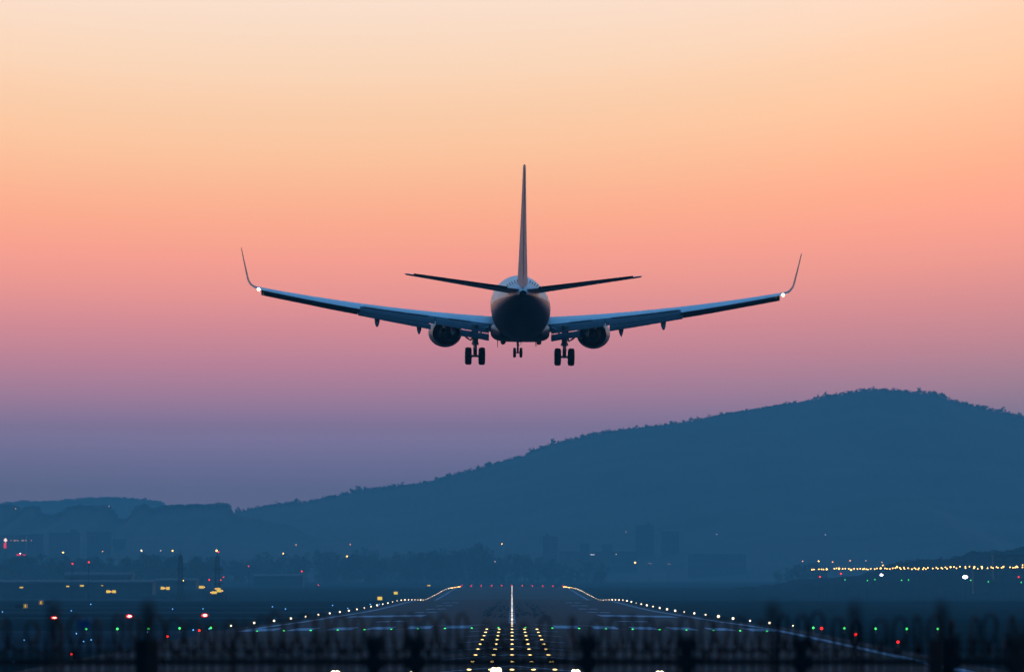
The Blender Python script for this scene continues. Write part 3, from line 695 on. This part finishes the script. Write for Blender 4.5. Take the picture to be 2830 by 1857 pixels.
# ------------------------------------------------------------------ airliner
PL = W(1208.5 / 2380 * 2830, 718 / 2380 * 2830, 366)
air = empty("airliner", PL); air.rotation_mode = 'XYZ'
air.rotation_euler = (R(3.7), R(.6), R(.45))
tag(air, "twin engine airliner with winglets landing with its wheels down", "airplane")
S0 = 20.0
def part(mb, name, m, parent=air, ang=40):
    o = mb.build(name, m, parent); smooth_edges(o, ang); return o
# fuselage
FUS = [(.02, -.62, -.58, .05), (.4, -1.0, -.15, .46), (1.0, -1.28, .28, .82), (2.0, -1.58, .85, 1.22), (3.0, -1.76, 1.35, 1.52), (4.2, -1.9, 1.75, 1.74), (5.5, -1.98, 1.95, 1.85), (7, -2.0, 2.0, 1.88),
       (12, -2.0, 2.0, 1.88), (18, -2.0, 2.0, 1.88), (24, -2.0, 2.0, 1.88), (25.5, -1.93, 2.0, 1.87), (27, -1.76, 2.0, 1.83), (28.5, -1.48, 1.99, 1.75), (30, -1.12, 1.97, 1.62), (31.5, -.72, 1.94, 1.45), (33, -.30, 1.89, 1.22), (34.5, .14, 1.82, .97), (35.8, .52, 1.73, .72), (36.8, .80, 1.62, .50), (37.5, .96, 1.52, .34), (37.95, 1.04, 1.46, .24)]
m = MB(); rg = []
for (s, zb, zt, hw) in FUS:
    zc = (zb + zt) / 2; hh = (zt - zb) / 2
    rg.append([(hw * math.sin(a), S0 - s, zc + hh * math.cos(a)) for a in [2 * math.pi * k / 40 for k in range(40)]])
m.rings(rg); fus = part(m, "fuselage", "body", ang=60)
m = MB(); rg = []
for s, r in ((37.7, .20), (38.15, .19), (38.16, .15), (37.8, .13)):
    rg.append([(r * math.sin(a), S0 - s, 1.24 + r * 1.1 * math.cos(a)) for a in [2 * math.pi * k / 20 for k in range(20)]])
m.rings(rg); part(m, "exhaust_outlet", "nozzle")
# belly fairing
m = MB(); rg = []
for s, k in ((10.8, .15), (11.8, .7), (13, .95), (15, 1), (20, 1), (22, .96), (23.4, .75), (24.8, .2)):
    hw = 1.2 + .72 * k; zb = -1.75 - .36 * k; ring = []
    for j in range(24):
        a = 2 * math.pi * j / 24; c, sn = math.cos(a), math.sin(a); e = .55
        ring.append((hw * math.copysign(abs(sn) ** e, sn), S0 - s, -1.35 + (abs(zb + 1.35)) * math.copysign(abs(c) ** e, c) * (1 if c < 0 else .6)))
    rg.append(ring)
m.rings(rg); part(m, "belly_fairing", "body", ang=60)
# airfoil
def foil(LE, chord, T, z, x, cut=1.0, inc=1.0, n=13, m_=.018):
    pts = []
    def surf(t, up):
        yt = 5 * T * (.2969 * math.sqrt(t) - .126 * t - .3516 * t * t + .2843 * t ** 3 - .1036 * t ** 4)
        yc = m_ * (1 - (2 * t - .9) ** 2) if True else 0
        return yc + yt if up else yc - yt
    ts = [cut * (1 - math.cos(math.pi * k / n)) / 2 for k in range(n + 1)]
    ci, si = math.cos(R(inc)), math.sin(R(inc))
    for t in ts[::-1]: pts.append((t, surf(t, True)))
    for t in ts[1:]: pts.append((t, surf(t, False)))
    out = []
    for t, h in pts:
        a = t * chord; hh = h * chord
        out.append((x, S0 - (LE + a * ci + hh * si), z + hh * ci - a * si + .25 * chord * si))
    return out
APP = math.tan(R(1.05))
def app_top(ring): return max(p[2] + p[1] * APP for p in ring)
def ztop(x): return -.50 + .0544 * (x - 1.9) + .00415 * (x - 1.9) ** 2 if x > 1.9 else -.50 - .03 * (1.9 - x)
def LEs(x): return 21.3 - .52 * (16.9 - x) - (.5 * max(0, 5 - x) / 3.1 if x < 5 else 0)
def TEs(x): return interp([(1, 20.5), (1.9, 20.5), (5.5, 20.65), (16.9, 22.9)], x)
def wsec(x, cut):
    T = interp([(1.9, .135), (5.5, .12), (16.9, .095)], x); c = TEs(x) - LEs(x)
    r = foil(LEs(x), c, T, 0, x, cut, 1.0)
    dz = ztop(x) - app_top(r)
    return [(p[0], p[1], p[2] + dz) for p in r]
def cutf(x): return interp([(1.9, .80), (5.5, .785), (10.3, .76)], x)
def mirror(rg, s): return [[(s * p[0], p[1], p[2]) for p in (r if s > 0 else r[::-1])] for r in rg]
def tail_edge(ring): return Vector(ring[0])      # upper trailing edge point
for s in (-1, 1):
    rg = [wsec(x, cutf(x)) for x in (1.0, 1.9, 3.0, 4.2, 5.5, 7.0, 8.6, 10.28)] + [wsec(x, 1.0) for x in (10.32, 12, 13.5, 15, 16.2, 16.9)]
    last = rg[-1]; lx = 16.9; lz = sum(p[2] for p in last) / len(last)
    wl = [(17.12, .10, .02, .95), (17.28, .23, .10, .92), (17.40, .42, .22, .88), (17.47, .62, .36, .85), (17.55, 1.0, .62, .75), (17.70, 1.75, 1.15, .56), (17.83, 2.45, 1.68, .38), (17.86, 2.6, 1.85, .30)]
    mm = MB(); mm.rings(mirror(rg, s)); wing = part(mm, "wing", "wing", ang=50)
    # winglet
    c0 = TEs(16.9) - LEs(16.9); base = ztop(16.9) - .03
    wr = [last]
    prev = (16.9, base)
    for i, (x, dz, ds, cf) in enumerate(wl):
        nx, nz = wl[min(i + 1, len(wl) - 1)][0] - (wl[i - 1][0] if i else 16.9), wl[min(i + 1, len(wl) - 1)][1] - (wl[i - 1][1] if i else 0)
        l = math.hypot(nx, nz); tx, tz = nx / l, nz / l       # tangent; thickness runs along (-tz, tx)
        ch = c0 * cf; LE = LEs(16.9) + .45 * (x - 16.9) + ds
        f = foil(LE, ch, .080, 0, 0, 1, 0.3, m_=0.0)
        wr.append([(x - tz * p[2], p[1], base - .03 + dz + tx * p[2]) for p in f])
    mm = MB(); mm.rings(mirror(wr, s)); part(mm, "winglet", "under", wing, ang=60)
    # flaps
    def flap(xa, xb, chord, deg, off, name, parent, thick=.13, mname="flap", nst=6):
        rr = []
        for k in range(nst + 1):
            x = xa + (xb - xa) * k / nst
            te = tail_edge(wsec(x, cutf(x)))
            c = chord(x); f = foil(0, c, thick, 0, 0, 1, deg, 8)
            ds, dz = off(x)
            d0 = -(.25 * c * math.sin(R(deg)))
            rr.append([(x, te.y - ds + (p[1] - S0), te.z + dz + p[2] + d0) for p in f])
        mm = MB(); mm.rings(mirror(rr, s)); return part(mm, name, mname, parent, ang=40)
    ch1 = lambda x: interp([(1.9, .98), (5.5, .72), (10.3, .46)], x)
    ch2 = lambda x: interp([(1.9, .55), (5.5, .44), (10.3, .30)], x)
    fl = flap(2.0, 5.45, ch1, 34, lambda x: (.02, -.07), "flap", wing)
    flap(2.0, 3.85, ch2, 52, lambda x: (.02 + ch1(x) * math.cos(R(34)) + .03, -.07 - ch1(x) * math.sin(R(34)) - .045), "aft_flap", fl)
    fl2 = flap(5.5, 10.3, ch1, 34, lambda x: (.02, -.07), "flap", wing)
    flap(5.75, 10.42, ch2, 52, lambda x: (.02 + ch1(x) * math.cos(R(34)) + .03, -.07 - ch1(x) * math.sin(R(34)) - .04), "aft_flap", fl2)
    for xa, xb in ((3.2, 4.6), (5.9, 7.3), (7.36, 8.7), (8.76, 10.1)):
        rr = []
        for k in range(4):
            x = xa + (xb - xa) * k / 3; r0 = wsec(x, cutf(x)); a_, b_, c_ = Vector(r0[0]), Vector(r0[1]), Vector(r0[3])
            rr.append([(x, a_.y - .06, a_.z + .016), (x, b_.y, b_.z + .030), (x, c_.y, c_.z + .018), (x, c_.y, c_.z - .02), (x, b_.y, b_.z - .02), (x, a_.y - .06, a_.z - .022)])
        mm = MB(); mm.rings(mirror(rr, s)); part(mm, "spoiler", "spoiler", wing)
    # slats: extended ahead of and below the leading edge
    for xa, xb in ((5.9, 9.3), (9.36, 12.9), (12.96, 16.65)):
        rr = []
        for k in range(5):
            x = xa + (xb - xa) * k / 4; r0 = wsec(x, 1.0); le = r0[13]; c = TEs(x) - LEs(x)
            hgt = .50 - .012 * (x - 5.9)
            sec = [(.34, .10), (.15, .06), (.42, -.10), (.50, -.30), (.40, -.52), (.28, -.40), (.22, -.18), (.12, -.02)]
            rr.append([(x, le[1] + p[0] - .12, le[2] + p[1] * hgt / .5 - .04) for p in sec])
        mm = MB(); mm.rings(mirror(rr, s)); part(mm, "slat", "under", wing)
    # aileron hanging slightly low, its lower face showing
    rr = []
    for k in range(6):
        x = 10.45 + (16.35 - 10.45) * k / 5; r0 = wsec(x, 1.0); te = Vector(r0[0]); lo = -(.40 - .014 * (x - 10.4))
        rr.append([(x, te.y + .55, te.z - .02), (x, te.y + .05, te.z - .035), (x, te.y + .02, te.z - .07), (x, te.y + .30, te.z + lo * .85), (x, te.y + .72, te.z + lo), (x, te.y + .9, te.z + lo * .8)])
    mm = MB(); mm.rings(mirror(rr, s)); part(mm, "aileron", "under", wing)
    # flap track fairings
    for x, zt, hw in ((9.2, -1.22, .19), (6.5, -1.70, .20), (4.3, -1.62, .18)):
        r0 = wsec(x, cutf(x)); te = Vector(r0[0]); zl = te.z - .32
        axis = [(te.y + 2.2, zl + .12, .03), (te.y + 1.5, zl - .02, .7), (te.y + .7, zl - .10, 1), (te.y + .0, zl - .24, 1.0), (te.y - .5, zl - .55, .8), (te.y - .85, (zl + zt) / 2 - .3, .5), (te.y - 1.1, zt, .05)]
        rr = [[(x + hw * w * math.sin(a), y, z + .26 * w * math.cos(a)) for a in [2 * math.pi * k / 12 for k in range(12)]] for y, z, w in axis]
        mm = MB(); mm.rings(mirror(rr, s)); part(mm, "flap_track_fairing", "flap", wing, 60)
    # tail navigation lamp at the wing tip
    te = Vector(wsec(16.75, 1.0)[0]); mm = MB(); mm.ball((s * te.x, te.y - .10, te.z - .0), .085, 0, 12, 8); part(mm, "navigation_light", "e_nav", wing)
    # engine
    eng = empty("engine"); eng.parent = air; ex = s * 4.86; ez = -1.72
    def ering(sg, r, dx=0, dz=0, flat=.87):
        return [(ex + dx + r * math.sin(a), S0 - sg, ez + dz + r * math.cos(a) * (flat if math.cos(a) < 0 else .97)) for a in [2 * math.pi * k / 36 for k in range(36)]]
    inn = -s * .10
    mm = MB(); mm.rings([ering(11.6, .76), ering(11.3, .84), ering(11.35, .92), ering(11.8, 1.02), ering(12.6, 1.08), ering(13.6, 1.10), ering(14.6, 1.06, inn * .3), ering(15.4, .98, inn * .7), ering(16.0, .90, inn), ering(16.0, .868, inn)], cap=False)
    part(mm, "nacelle", "nacelle", eng, 50)
    mm = MB(); mm.rings([ering(15.99, .866, inn), ering(15.0, .84, inn), ering(14.42, .82, inn), ering(14.40, .3, inn)], cap=False); part(mm, "fan_duct", "dark", eng)
    mm = MB(); mm.rings([ering(11.9, .80), ering(11.95, .1)]); part(mm, "fan", "dark", eng)
    mm = MB(); mm.rings([ering(14.41, .60, inn, .03, .97), ering(15.6, .58, inn, .03, .97), ering(16.5, .46, inn, .03, .97), ering(16.9, .38, inn, .03, .97), ering(16.9, .35, inn, .03, .97), ering(16.4, .34, inn, .03, .97)], cap=False); part(mm, "core_nozzle", "nozzle", eng)
    mm = MB(); mm.rings([ering(16.2, .33, inn, .03, .97), ering(16.8, .22, inn, .03, .97), ering(17.4, .05, inn, .03, .97)]); part(mm, "exhaust_cone", "nozzle", eng)
    mm = MB(); rr = []
    for sg, za, zb, hw in ((12.6, -.78, -.62, .05), (13.6, -.9, -.42, .16), (15.2, -.95, -.45, .18), (16.6, -1.2, -.62, .15), (17.8, -1.35, -.85, .05)):
        rr.append([(ex - hw, S0 - sg, za), (ex + hw, S0 - sg, za), (ex + hw, S0 - sg, zb), (ex - hw, S0 - sg, zb)])
    mm.rings(rr); part(mm, "pylon", "wing", eng)
    # main landing gear
    lg = empty("main_landing_gear"); lg.parent = air; gx = s * 2.88; gy = S0 - 19.6; wz = -3.08
    mm = MB(); mm.tube([(gx, gy, -1.05), (gx, gy, -2.2)], .20, 12); mm.tube([(gx, gy, -2.2), (gx, gy, -2.36)], .24, 12); mm.tube([(gx, gy, -2.3), (gx, gy, wz)], .125, 12); mm.tube([(gx - .62, gy, wz), (gx + .62, gy, wz)], .075, 10)
    mm.box((gx, gy + .05, -1.75), (.40, .10, .34)); part(mm, "strut", "steel", lg)
    mm = MB(); mm.tube([(gx, gy - .2, -2.3), (gx, gy - .42, -2.62), (gx, gy - .12, -2.98)], .06, 6); mm.box((gx, gy - .40, -2.62), (.26, .08, .10)); part(mm, "torque_link", "steel", lg)
    mm = MB(); mm.tube([(gx + s * .10, gy + .1, -1.75), (gx + s * .30, gy + .2, -2.06), (gx + s * .48, gy + .25, -1.95), (gx + s * .68, gy + .3, -1.78), (gx + s * .92, gy + .3, -1.76), (gx + s * 1.14, gy + .35, -1.92)], .06, 8); part(mm, "side_brace", "steel", lg)
    mm = MB(); mm.tube([(gx - s * .12, gy, -1.9), (gx - s * .5, gy, -1.35), (gx - s * .85, gy, -1.2)], .06, 8); part(mm, "retraction_arm", "steel", lg)
    mm = MB(); mm.box((gx + s * .22, gy - .1, -1.62), (.05, .9, .62)); part(mm, "gear_door", "under", lg)
    for q in (-1, 1):
        cx = gx + q * .435; prof_t = [(-.215, .30), (-.215, .44), (-.18, .53), (-.09, .565), (.09, .565), (.18, .53), (.215, .44), (.215, .30)]
        mm = MB(); mm.rings([[(cx + a, gy + r * math.cos(t), wz + r * math.sin(t)) for t in [2 * math.pi * k / 32 for k in range(32)]] for a, r in prof_t]); wh = part(mm, "wheel", "tyre", lg)
        mm = MB(); mm.rings([[(cx + a, gy + r * math.cos(t), wz + r * math.sin(t)) for t in [2 * math.pi * k / 24 for k in range(24)]] for a, r in ((-.226, .10), (-.222, .28), (.222, .28), (.226, .10))]); part(mm, "rim", "steel", wh)
    # horizontal stabiliser
    rr = []
    for k in range(9):
        x = .25 + (7.17 - .25) * k / 8; T = .105 - .02 * k / 8
        LE = 33.2 + .66 * x; c = 4.1 - (4.1 - 1.15) * (x / 7.17)
        rr.append(foil(LE, c, T, 1.28 + x * math.tan(R(8.6)), x, 1.0, -3.6, 10, 0))
    rr.append([(7.26, p[1] * .35 + rr[-1][5][1] * .65, rr[-1][0][2] + (p[2] - rr[-1][0][2]) * .25) for p in rr[-1]])
    mm = MB(); mm.rings(mirror(rr, s)); st = part(mm, "horizontal_stabiliser", "wing", ang=50)
    rr = []
    for k in range(6):
        x = .95 + (6.7 - .95) * k / 5; c = 4.1 - (4.1 - 1.15) * (x / 7.17); LE = 33.2 + .66 * x; hz = 1.28 + x * math.tan(R(8.6)) + c * .72 * math.sin(R(3.6)) - .25 * c * math.sin(R(3.6)) ; y0 = S0 - (LE + c * .97)
        rr.append([(x, y0 + .10, hz + .035 + .004 * c), (x, y0 - .03 * c - .08, hz + .075 + .02 * c), (x, y0 - .03 * c - .08, hz + .055 + .02 * c), (x, y0 + .10, hz - .005)])
    mm = MB(); mm.rings(mirror(rr, s)); part(mm, "elevator", "under", st)
    # vortex generators around the tail
    for k in range(5):
        a = R(13 + 7 * k); sg = 32.4
        zt, zb, hw = 1.905, -.47, 1.32; zc = (zt + zb) / 2; hh = (zt - zb) / 2
        c = Vector((s * hw * math.sin(a), S0 - sg, zc + hh * math.cos(a))); nrm = Vector((s * math.sin(a), 0, math.cos(a)))
        mm = MB(); mm.box(c + nrm * .07, (.035, .42, .20), 0, Matrix.Rotation(s * a, 3, 'Y')); part(mm, "vortex_generator", "dark", fus)
# fin
def finsec(z):
    f = (z - 1.7) / (9.15 - 1.7)
    LE = 31.6 + (z - 1.7) * .735; TE = 37.55 + (z - 1.7) * .24
    T = (.11 - .035 * f) * (1 + .0)
    r = foil(LE, TE - LE, T, 0, 0, 1.0, 0, 12, 0)
    return [(p[2], p[1], z) for p in r]
m = MB(); rg = [finsec(z) for z in (1.5, 2.0, 3.2, 4.6, 6.0, 7.4, 8.6, 9.05)]
rg.append([(p[0] * .45, p[1] * .9 + rg[-1][0][1] * .1, 9.16) for p in rg[-1]])
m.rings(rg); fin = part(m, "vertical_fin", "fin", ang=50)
m = MB(); rr = []
for z in (2.25, 4.0, 6.0, 8.2, 8.95):
    LE = 31.6 + (z - 1.7) * .735; TE = 37.55 + (z - 1.7) * .24; c = TE - LE; th = c * (.11 - .035 * (z - 1.7) / 7.45) * .30
    rr.append([(-th * .56, S0 - (TE - c * .27), z), (th * .56, S0 - (TE - c * .27), z), (th * .28, S0 - (TE - c * .1), z), (.018, S0 - TE - .04, z), (-.018, S0 - TE - .04, z), (-th * .28, S0 - (TE - c * .1), z)])
m.rings(rr); part(m, "rudder", "fin", fin)
m = MB(); rg = []
for s_, w, zt in ((27.0, .02, 2.02), (29.0, .10, 2.25), (31, .18, 2.75), (32.6, .24, 3.5)):
    rg.append([(-w, S0 - s_, 1.85), (w, S0 - s_, 1.85), (w * .35, S0 - s_, zt), (-w * .35, S0 - s_, zt)])
m.rings(rg); part(m, "dorsal_fin", "fin", fin)
# nose gear
ng = empty("nose_landing_gear"); ng.parent = air; gy = S0 - 4.2; wz = -3.22
m = MB(); m.tube([(0, gy, -1.7), (0, gy, -2.6)], .10, 10); m.tube([(0, gy, -2.6), (0, gy, wz)], .07, 10); m.tube([(-.28, gy, wz), (.28, gy, wz)], .05, 8); m.tube([(0, gy + .9, -1.8), (0, gy, -2.5)], .05, 6); m.box((0, gy - .1, -2.72), (.18, .16, .12)); part(m, "strut", "steel", ng)
for q in (-1, 1):
    cx = q * .215; pt = [(-.10, .18), (-.10, .27), (-.05, .335), (.05, .335), (.10, .27), (.10, .18)]
    m = MB(); m.rings([[(cx + a, gy + r * math.cos(t), wz + r * math.sin(t)) for t in [2 * math.pi * k / 24 for k in range(24)]] for a, r in pt]); wh = part(m, "wheel", "tyre", ng)
    m = MB(); m.rings([[(cx + a, gy + r * math.cos(t), wz + r * math.sin(t)) for t in [2 * math.pi * k / 20 for k in range(20)]] for a, r in ((-.106, .05), (-.104, .16), (.104, .16), (.106, .05))]); part(m, "rim", "steel", wh)
    m = MB(); m.box((q * .34, gy + .1, -2.1), (.04, 1.3, .5), 0, Matrix.Rotation(q * .12, 3, 'Y')); part(m, "gear_door", "white", ng)
# belly antennas, drain masts, beacon
for x, sg, h, w in ((-1.45, 22.5, .38, .03), (.95, 24.0, .26, .03), (1.05, 21.5, .34, .025), (0, 26.3, .3, .03)):
    zb = -2.05 if sg < 24.5 else -1.85
    m = MB(); m.rings([[(x - w, S0 - sg + .18, zb + .15), (x + w, S0 - sg + .18, zb + .15), (x + w, S0 - sg - .18, zb + .15), (x - w, S0 - sg - .18, zb + .15)], [(x - w * .4, S0 - sg - .02, zb - h), (x + w * .4, S0 - sg - .02, zb - h), (x + w * .4, S0 - sg - .2, zb - h), (x - w * .4, S0 - sg - .2, zb - h)]]); part(m, "blade_antenna", "under")
for x in (-1.1, 1.2):
    m = MB(); m.ball((x, S0 - 21.9, -2.1), .17, 0, 12, 6); part(m, "drain_fairing", "under")

# ------------------------------------------------------------------ haze
b = MB(); b.box((0, 4400, 122), (7000, 10000, 260))
hz_o = b.build("haze", []); tag(hz_o, kind="stuff")
hm = bpy.data.materials.new("evening_haze"); hm.use_nodes = True; nt = hm.node_tree; nt.nodes.clear()
pv = nt.nodes.new("ShaderNodeVolumePrincipled"); pv.inputs["Density"].default_value = 2.15e-4
pv.inputs["Color"].default_value = (.26, .80, .99, 1); pv.inputs["Anisotropy"].default_value = 0.0
o_ = nt.nodes.new("ShaderNodeOutputMaterial"); nt.links.new(pv.outputs[0], o_.inputs["Volume"]); hz_o.data.materials.append(hm)

# ------------------------------------------------------------------ dusk sky
def lin(c): return tuple((v / 255 / 12.92) if v <= 10 else ((v / 255 + .055) / 1.055) ** 2.4 for v in c)
world = bpy.data.worlds.new("World"); scene.world = world; world.use_nodes = True
nt = world.node_tree; nt.nodes.clear(); L = nt.links.new
def node(t, **kw):
    n = nt.nodes.new(t)
    for k, v in kw.items(): setattr(n, k, v)
    return n
tc = node("ShaderNodeTexCoord"); sep = node("ShaderNodeSeparateXYZ"); L(tc.outputs["Generated"], sep.inputs[0])
azm = node("ShaderNodeMath", operation='ARCTAN2'); L(sep.outputs["X"], azm.inputs[0]); L(sep.outputs["Y"], azm.inputs[1])
az1 = node("ShaderNodeMath", operation='ADD'); az1.inputs[1].default_value = R(1.88); L(azm.outputs[0], az1.inputs[0])
az2 = node("ShaderNodeMath", operation='POWER'); az2.inputs[1].default_value = 2; L(az1.outputs[0], az2.inputs[0])
az3 = node("ShaderNodeMath", operation='MULTIPLY'); az3.inputs[1].default_value = -.030 / R(6.92) ** 2; L(az2.outputs[0], az3.inputs[0])
az4 = node("ShaderNodeMath", operation='MAXIMUM'); az4.inputs[1].default_value = -.039; L(az3.outputs[0], az4.inputs[0])
asn = node("ShaderNodeMath", operation='ARCSINE'); L(sep.outputs["Z"], asn.inputs[0])
deg = node("ShaderNodeMath", operation='MULTIPLY'); deg.inputs[1].default_value = 180 / math.pi; L(asn.outputs[0], deg.inputs[0])
deg0 = deg; deg = node("ShaderNodeMath", operation='ADD'); L(deg0.outputs[0], deg.inputs[0])
dc = node("ShaderNodeMath", operation='MINIMUM'); dc.inputs[1].default_value = 8; L(deg0.outputs[0], dc.inputs[0])
d2 = node("ShaderNodeMath", operation='MULTIPLY'); L(dc.outputs[0], d2.inputs[0]); L(dc.outputs[0], d2.inputs[1])
d3 = node("ShaderNodeMath", operation='MULTIPLY'); L(d2.outputs[0], d3.inputs[0]); L(az4.outputs[0], d3.inputs[1])
d4 = node("ShaderNodeMath", operation='MULTIPLY_ADD'); d4.inputs[1].default_value = 3.0; L(az4.outputs[0], d4.inputs[0]); L(d3.outputs[0], d4.inputs[2]); L(d4.outputs[0], deg.inputs[1])
fd = node("ShaderNodeMapRange"); fd.inputs["From Min"].default_value = 10; fd.inputs["From Max"].default_value = 6.2; L(deg0.outputs[0], fd.inputs["Value"])
azf = node("ShaderNodeMath", operation='MULTIPLY'); L(az4.outputs[0], azf.inputs[0]); L(fd.outputs["Result"], azf.inputs[1])
ge = node("ShaderNodeMath", operation='ADD'); ge.inputs[1].default_value = -4.25; L(dc.outputs[0], ge.inputs[0])
gm = node("ShaderNodeMath", operation='MULTIPLY'); L(ge.outputs[0], gm.inputs[0]); L(azf.outputs[0], gm.inputs[1])
gB = node("ShaderNodeMath", operation='MULTIPLY_ADD'); gB.inputs[1].default_value = -4.0; gB.inputs[2].default_value = 1; L(gm.outputs[0], gB.inputs[0])
gR = node("ShaderNodeMath", operation='MULTIPLY_ADD'); gR.inputs[1].default_value = 1.3; gR.inputs[2].default_value = 1; L(azf.outputs[0], gR.inputs[0])
gain = node("ShaderNodeCombineXYZ"); gain.inputs[1].default_value = 1; L(gR.outputs[0], gain.inputs[0]); L(gB.outputs[0], gain.inputs[2])
def ramp(stops, lo, hi):
    mr = node("ShaderNodeMapRange"); mr.inputs["From Min"].default_value = lo; mr.inputs["From Max"].default_value = hi; L(deg.outputs[0], mr.inputs["Value"])
    r = node("ShaderNodeValToRGB"); e = r.color_ramp.elements
    while len(e) > 1: e.remove(e[0])
    e[0].position = (stops[0][0] - lo) / (hi - lo); e[0].color = (*[v / 4 for v in stops[0][1]], 1)
    for a, c in stops[1:]:
        q = e.new((a - lo) / (hi - lo)); q.color = (*[v / 4 for v in c], 1)
    L(mr.outputs["Result"], r.inputs["Fac"]); return r
#SKYLOW
SKY = [(0.0, (0.6245, 0.3828, 0.6188)), (0.8674, (0.6245, 0.3828, 0.6188)), (1.111, (0.8791, 0.4998, 0.8673)), (1.3581, (1.2358, 0.6395, 1.0502)), (1.7212, (1.6166, 0.6359, 0.8364)), (2.0839, (1.8882, 0.6102, 0.6441)), (2.4462, (2.0777, 0.6284, 0.5252)), (2.808, (2.2716, 0.6909, 0.4422)), (3.1694, (2.3341, 0.7425, 0.3916)), (3.5303, (2.235, 0.8235, 0.3604)), (3.8906, (2.0723, 0.927, 0.4098)), (4.2504, (1.9458, 1.0271, 0.4876)), (4.6095, (1.8247, 1.0641, 0.5538)), (4.9681, (1.7487, 1.1272, 0.6694)), (5.326, (1.6677, 1.154, 0.7568)), (5.7368, (1.6148, 1.1884, 0.8767)), (6.2, (1.6148, 1.1884, 0.8767))]
#SKYEND
FRONT_HI = [(6.2, SKY[-1][1]), (9, (.95, .85, .75)), (14, (.42, .56, .74)), (24, (.22, .58, 1.02)), (45, (.10, .50, 1.18)), (90, (.06, .33, .86))]
BACK = [(0.0, (.006, .020, .046)), (10, (.007, .028, .065)), (25, (.011, .05, .12)), (50, (.022, .10, .26)), (90, (.06, .33, .86))]
r1 = ramp(SKY, 0, 6.2); r2 = ramp(FRONT_HI, 6.2, 90); r3 = ramp(BACK, 0, 90)
gt = node("ShaderNodeMath", operation='GREATER_THAN'); gt.inputs[1].default_value = 6.2; L(deg.outputs[0], gt.inputs[0])
mx = node("ShaderNodeMix", data_type='RGBA'); L(gt.outputs[0], mx.inputs["Factor"]); L(r1.outputs["Color"], mx.inputs["A"]); L(r2.outputs["Color"], mx.inputs["B"])
fr = node("ShaderNodeMapRange", interpolation_type='SMOOTHSTEP'); fr.inputs["From Min"].default_value = -.30; fr.inputs["From Max"].default_value = .80; L(sep.outputs["Y"], fr.inputs["Value"])
mx2 = node("ShaderNodeMix", data_type='RGBA'); vg = node("ShaderNodeVectorMath", operation='MULTIPLY'); L(mx.outputs["Result"], vg.inputs[0]); L(gain.outputs[0], vg.inputs[1])
L(fr.outputs["Result"], mx2.inputs["Factor"]); L(r3.outputs["Color"], mx2.inputs["A"]); L(vg.outputs[0], mx2.inputs["B"])
bg = node("ShaderNodeBackground"); bg.inputs["Strength"].default_value = 4.0; L(mx2.outputs["Result"], bg.inputs["Color"])
wo = node("ShaderNodeOutputWorld"); L(bg.outputs[0], wo.inputs["Surface"])
world.cycles.sampling_method = 'MANUAL'; world.cycles.sample_map_resolution = 1024

# ------------------------------------------------------------------ render settings
scene.view_settings.view_transform = 'Standard'; scene.view_settings.look = 'None'; scene.view_settings.exposure = 0; scene.view_settings.gamma = 1
c = scene.cycles
c.use_denoising = True; c.denoiser = 'OPENIMAGEDENOISE'; c.max_bounces = 6; c.diffuse_bounces = 3; c.glossy_bounces = 3; c.volume_bounces = 0; c.transparent_max_bounces = 8
c.sample_clamp_indirect = 2.0; c.use_adaptive_sampling = False
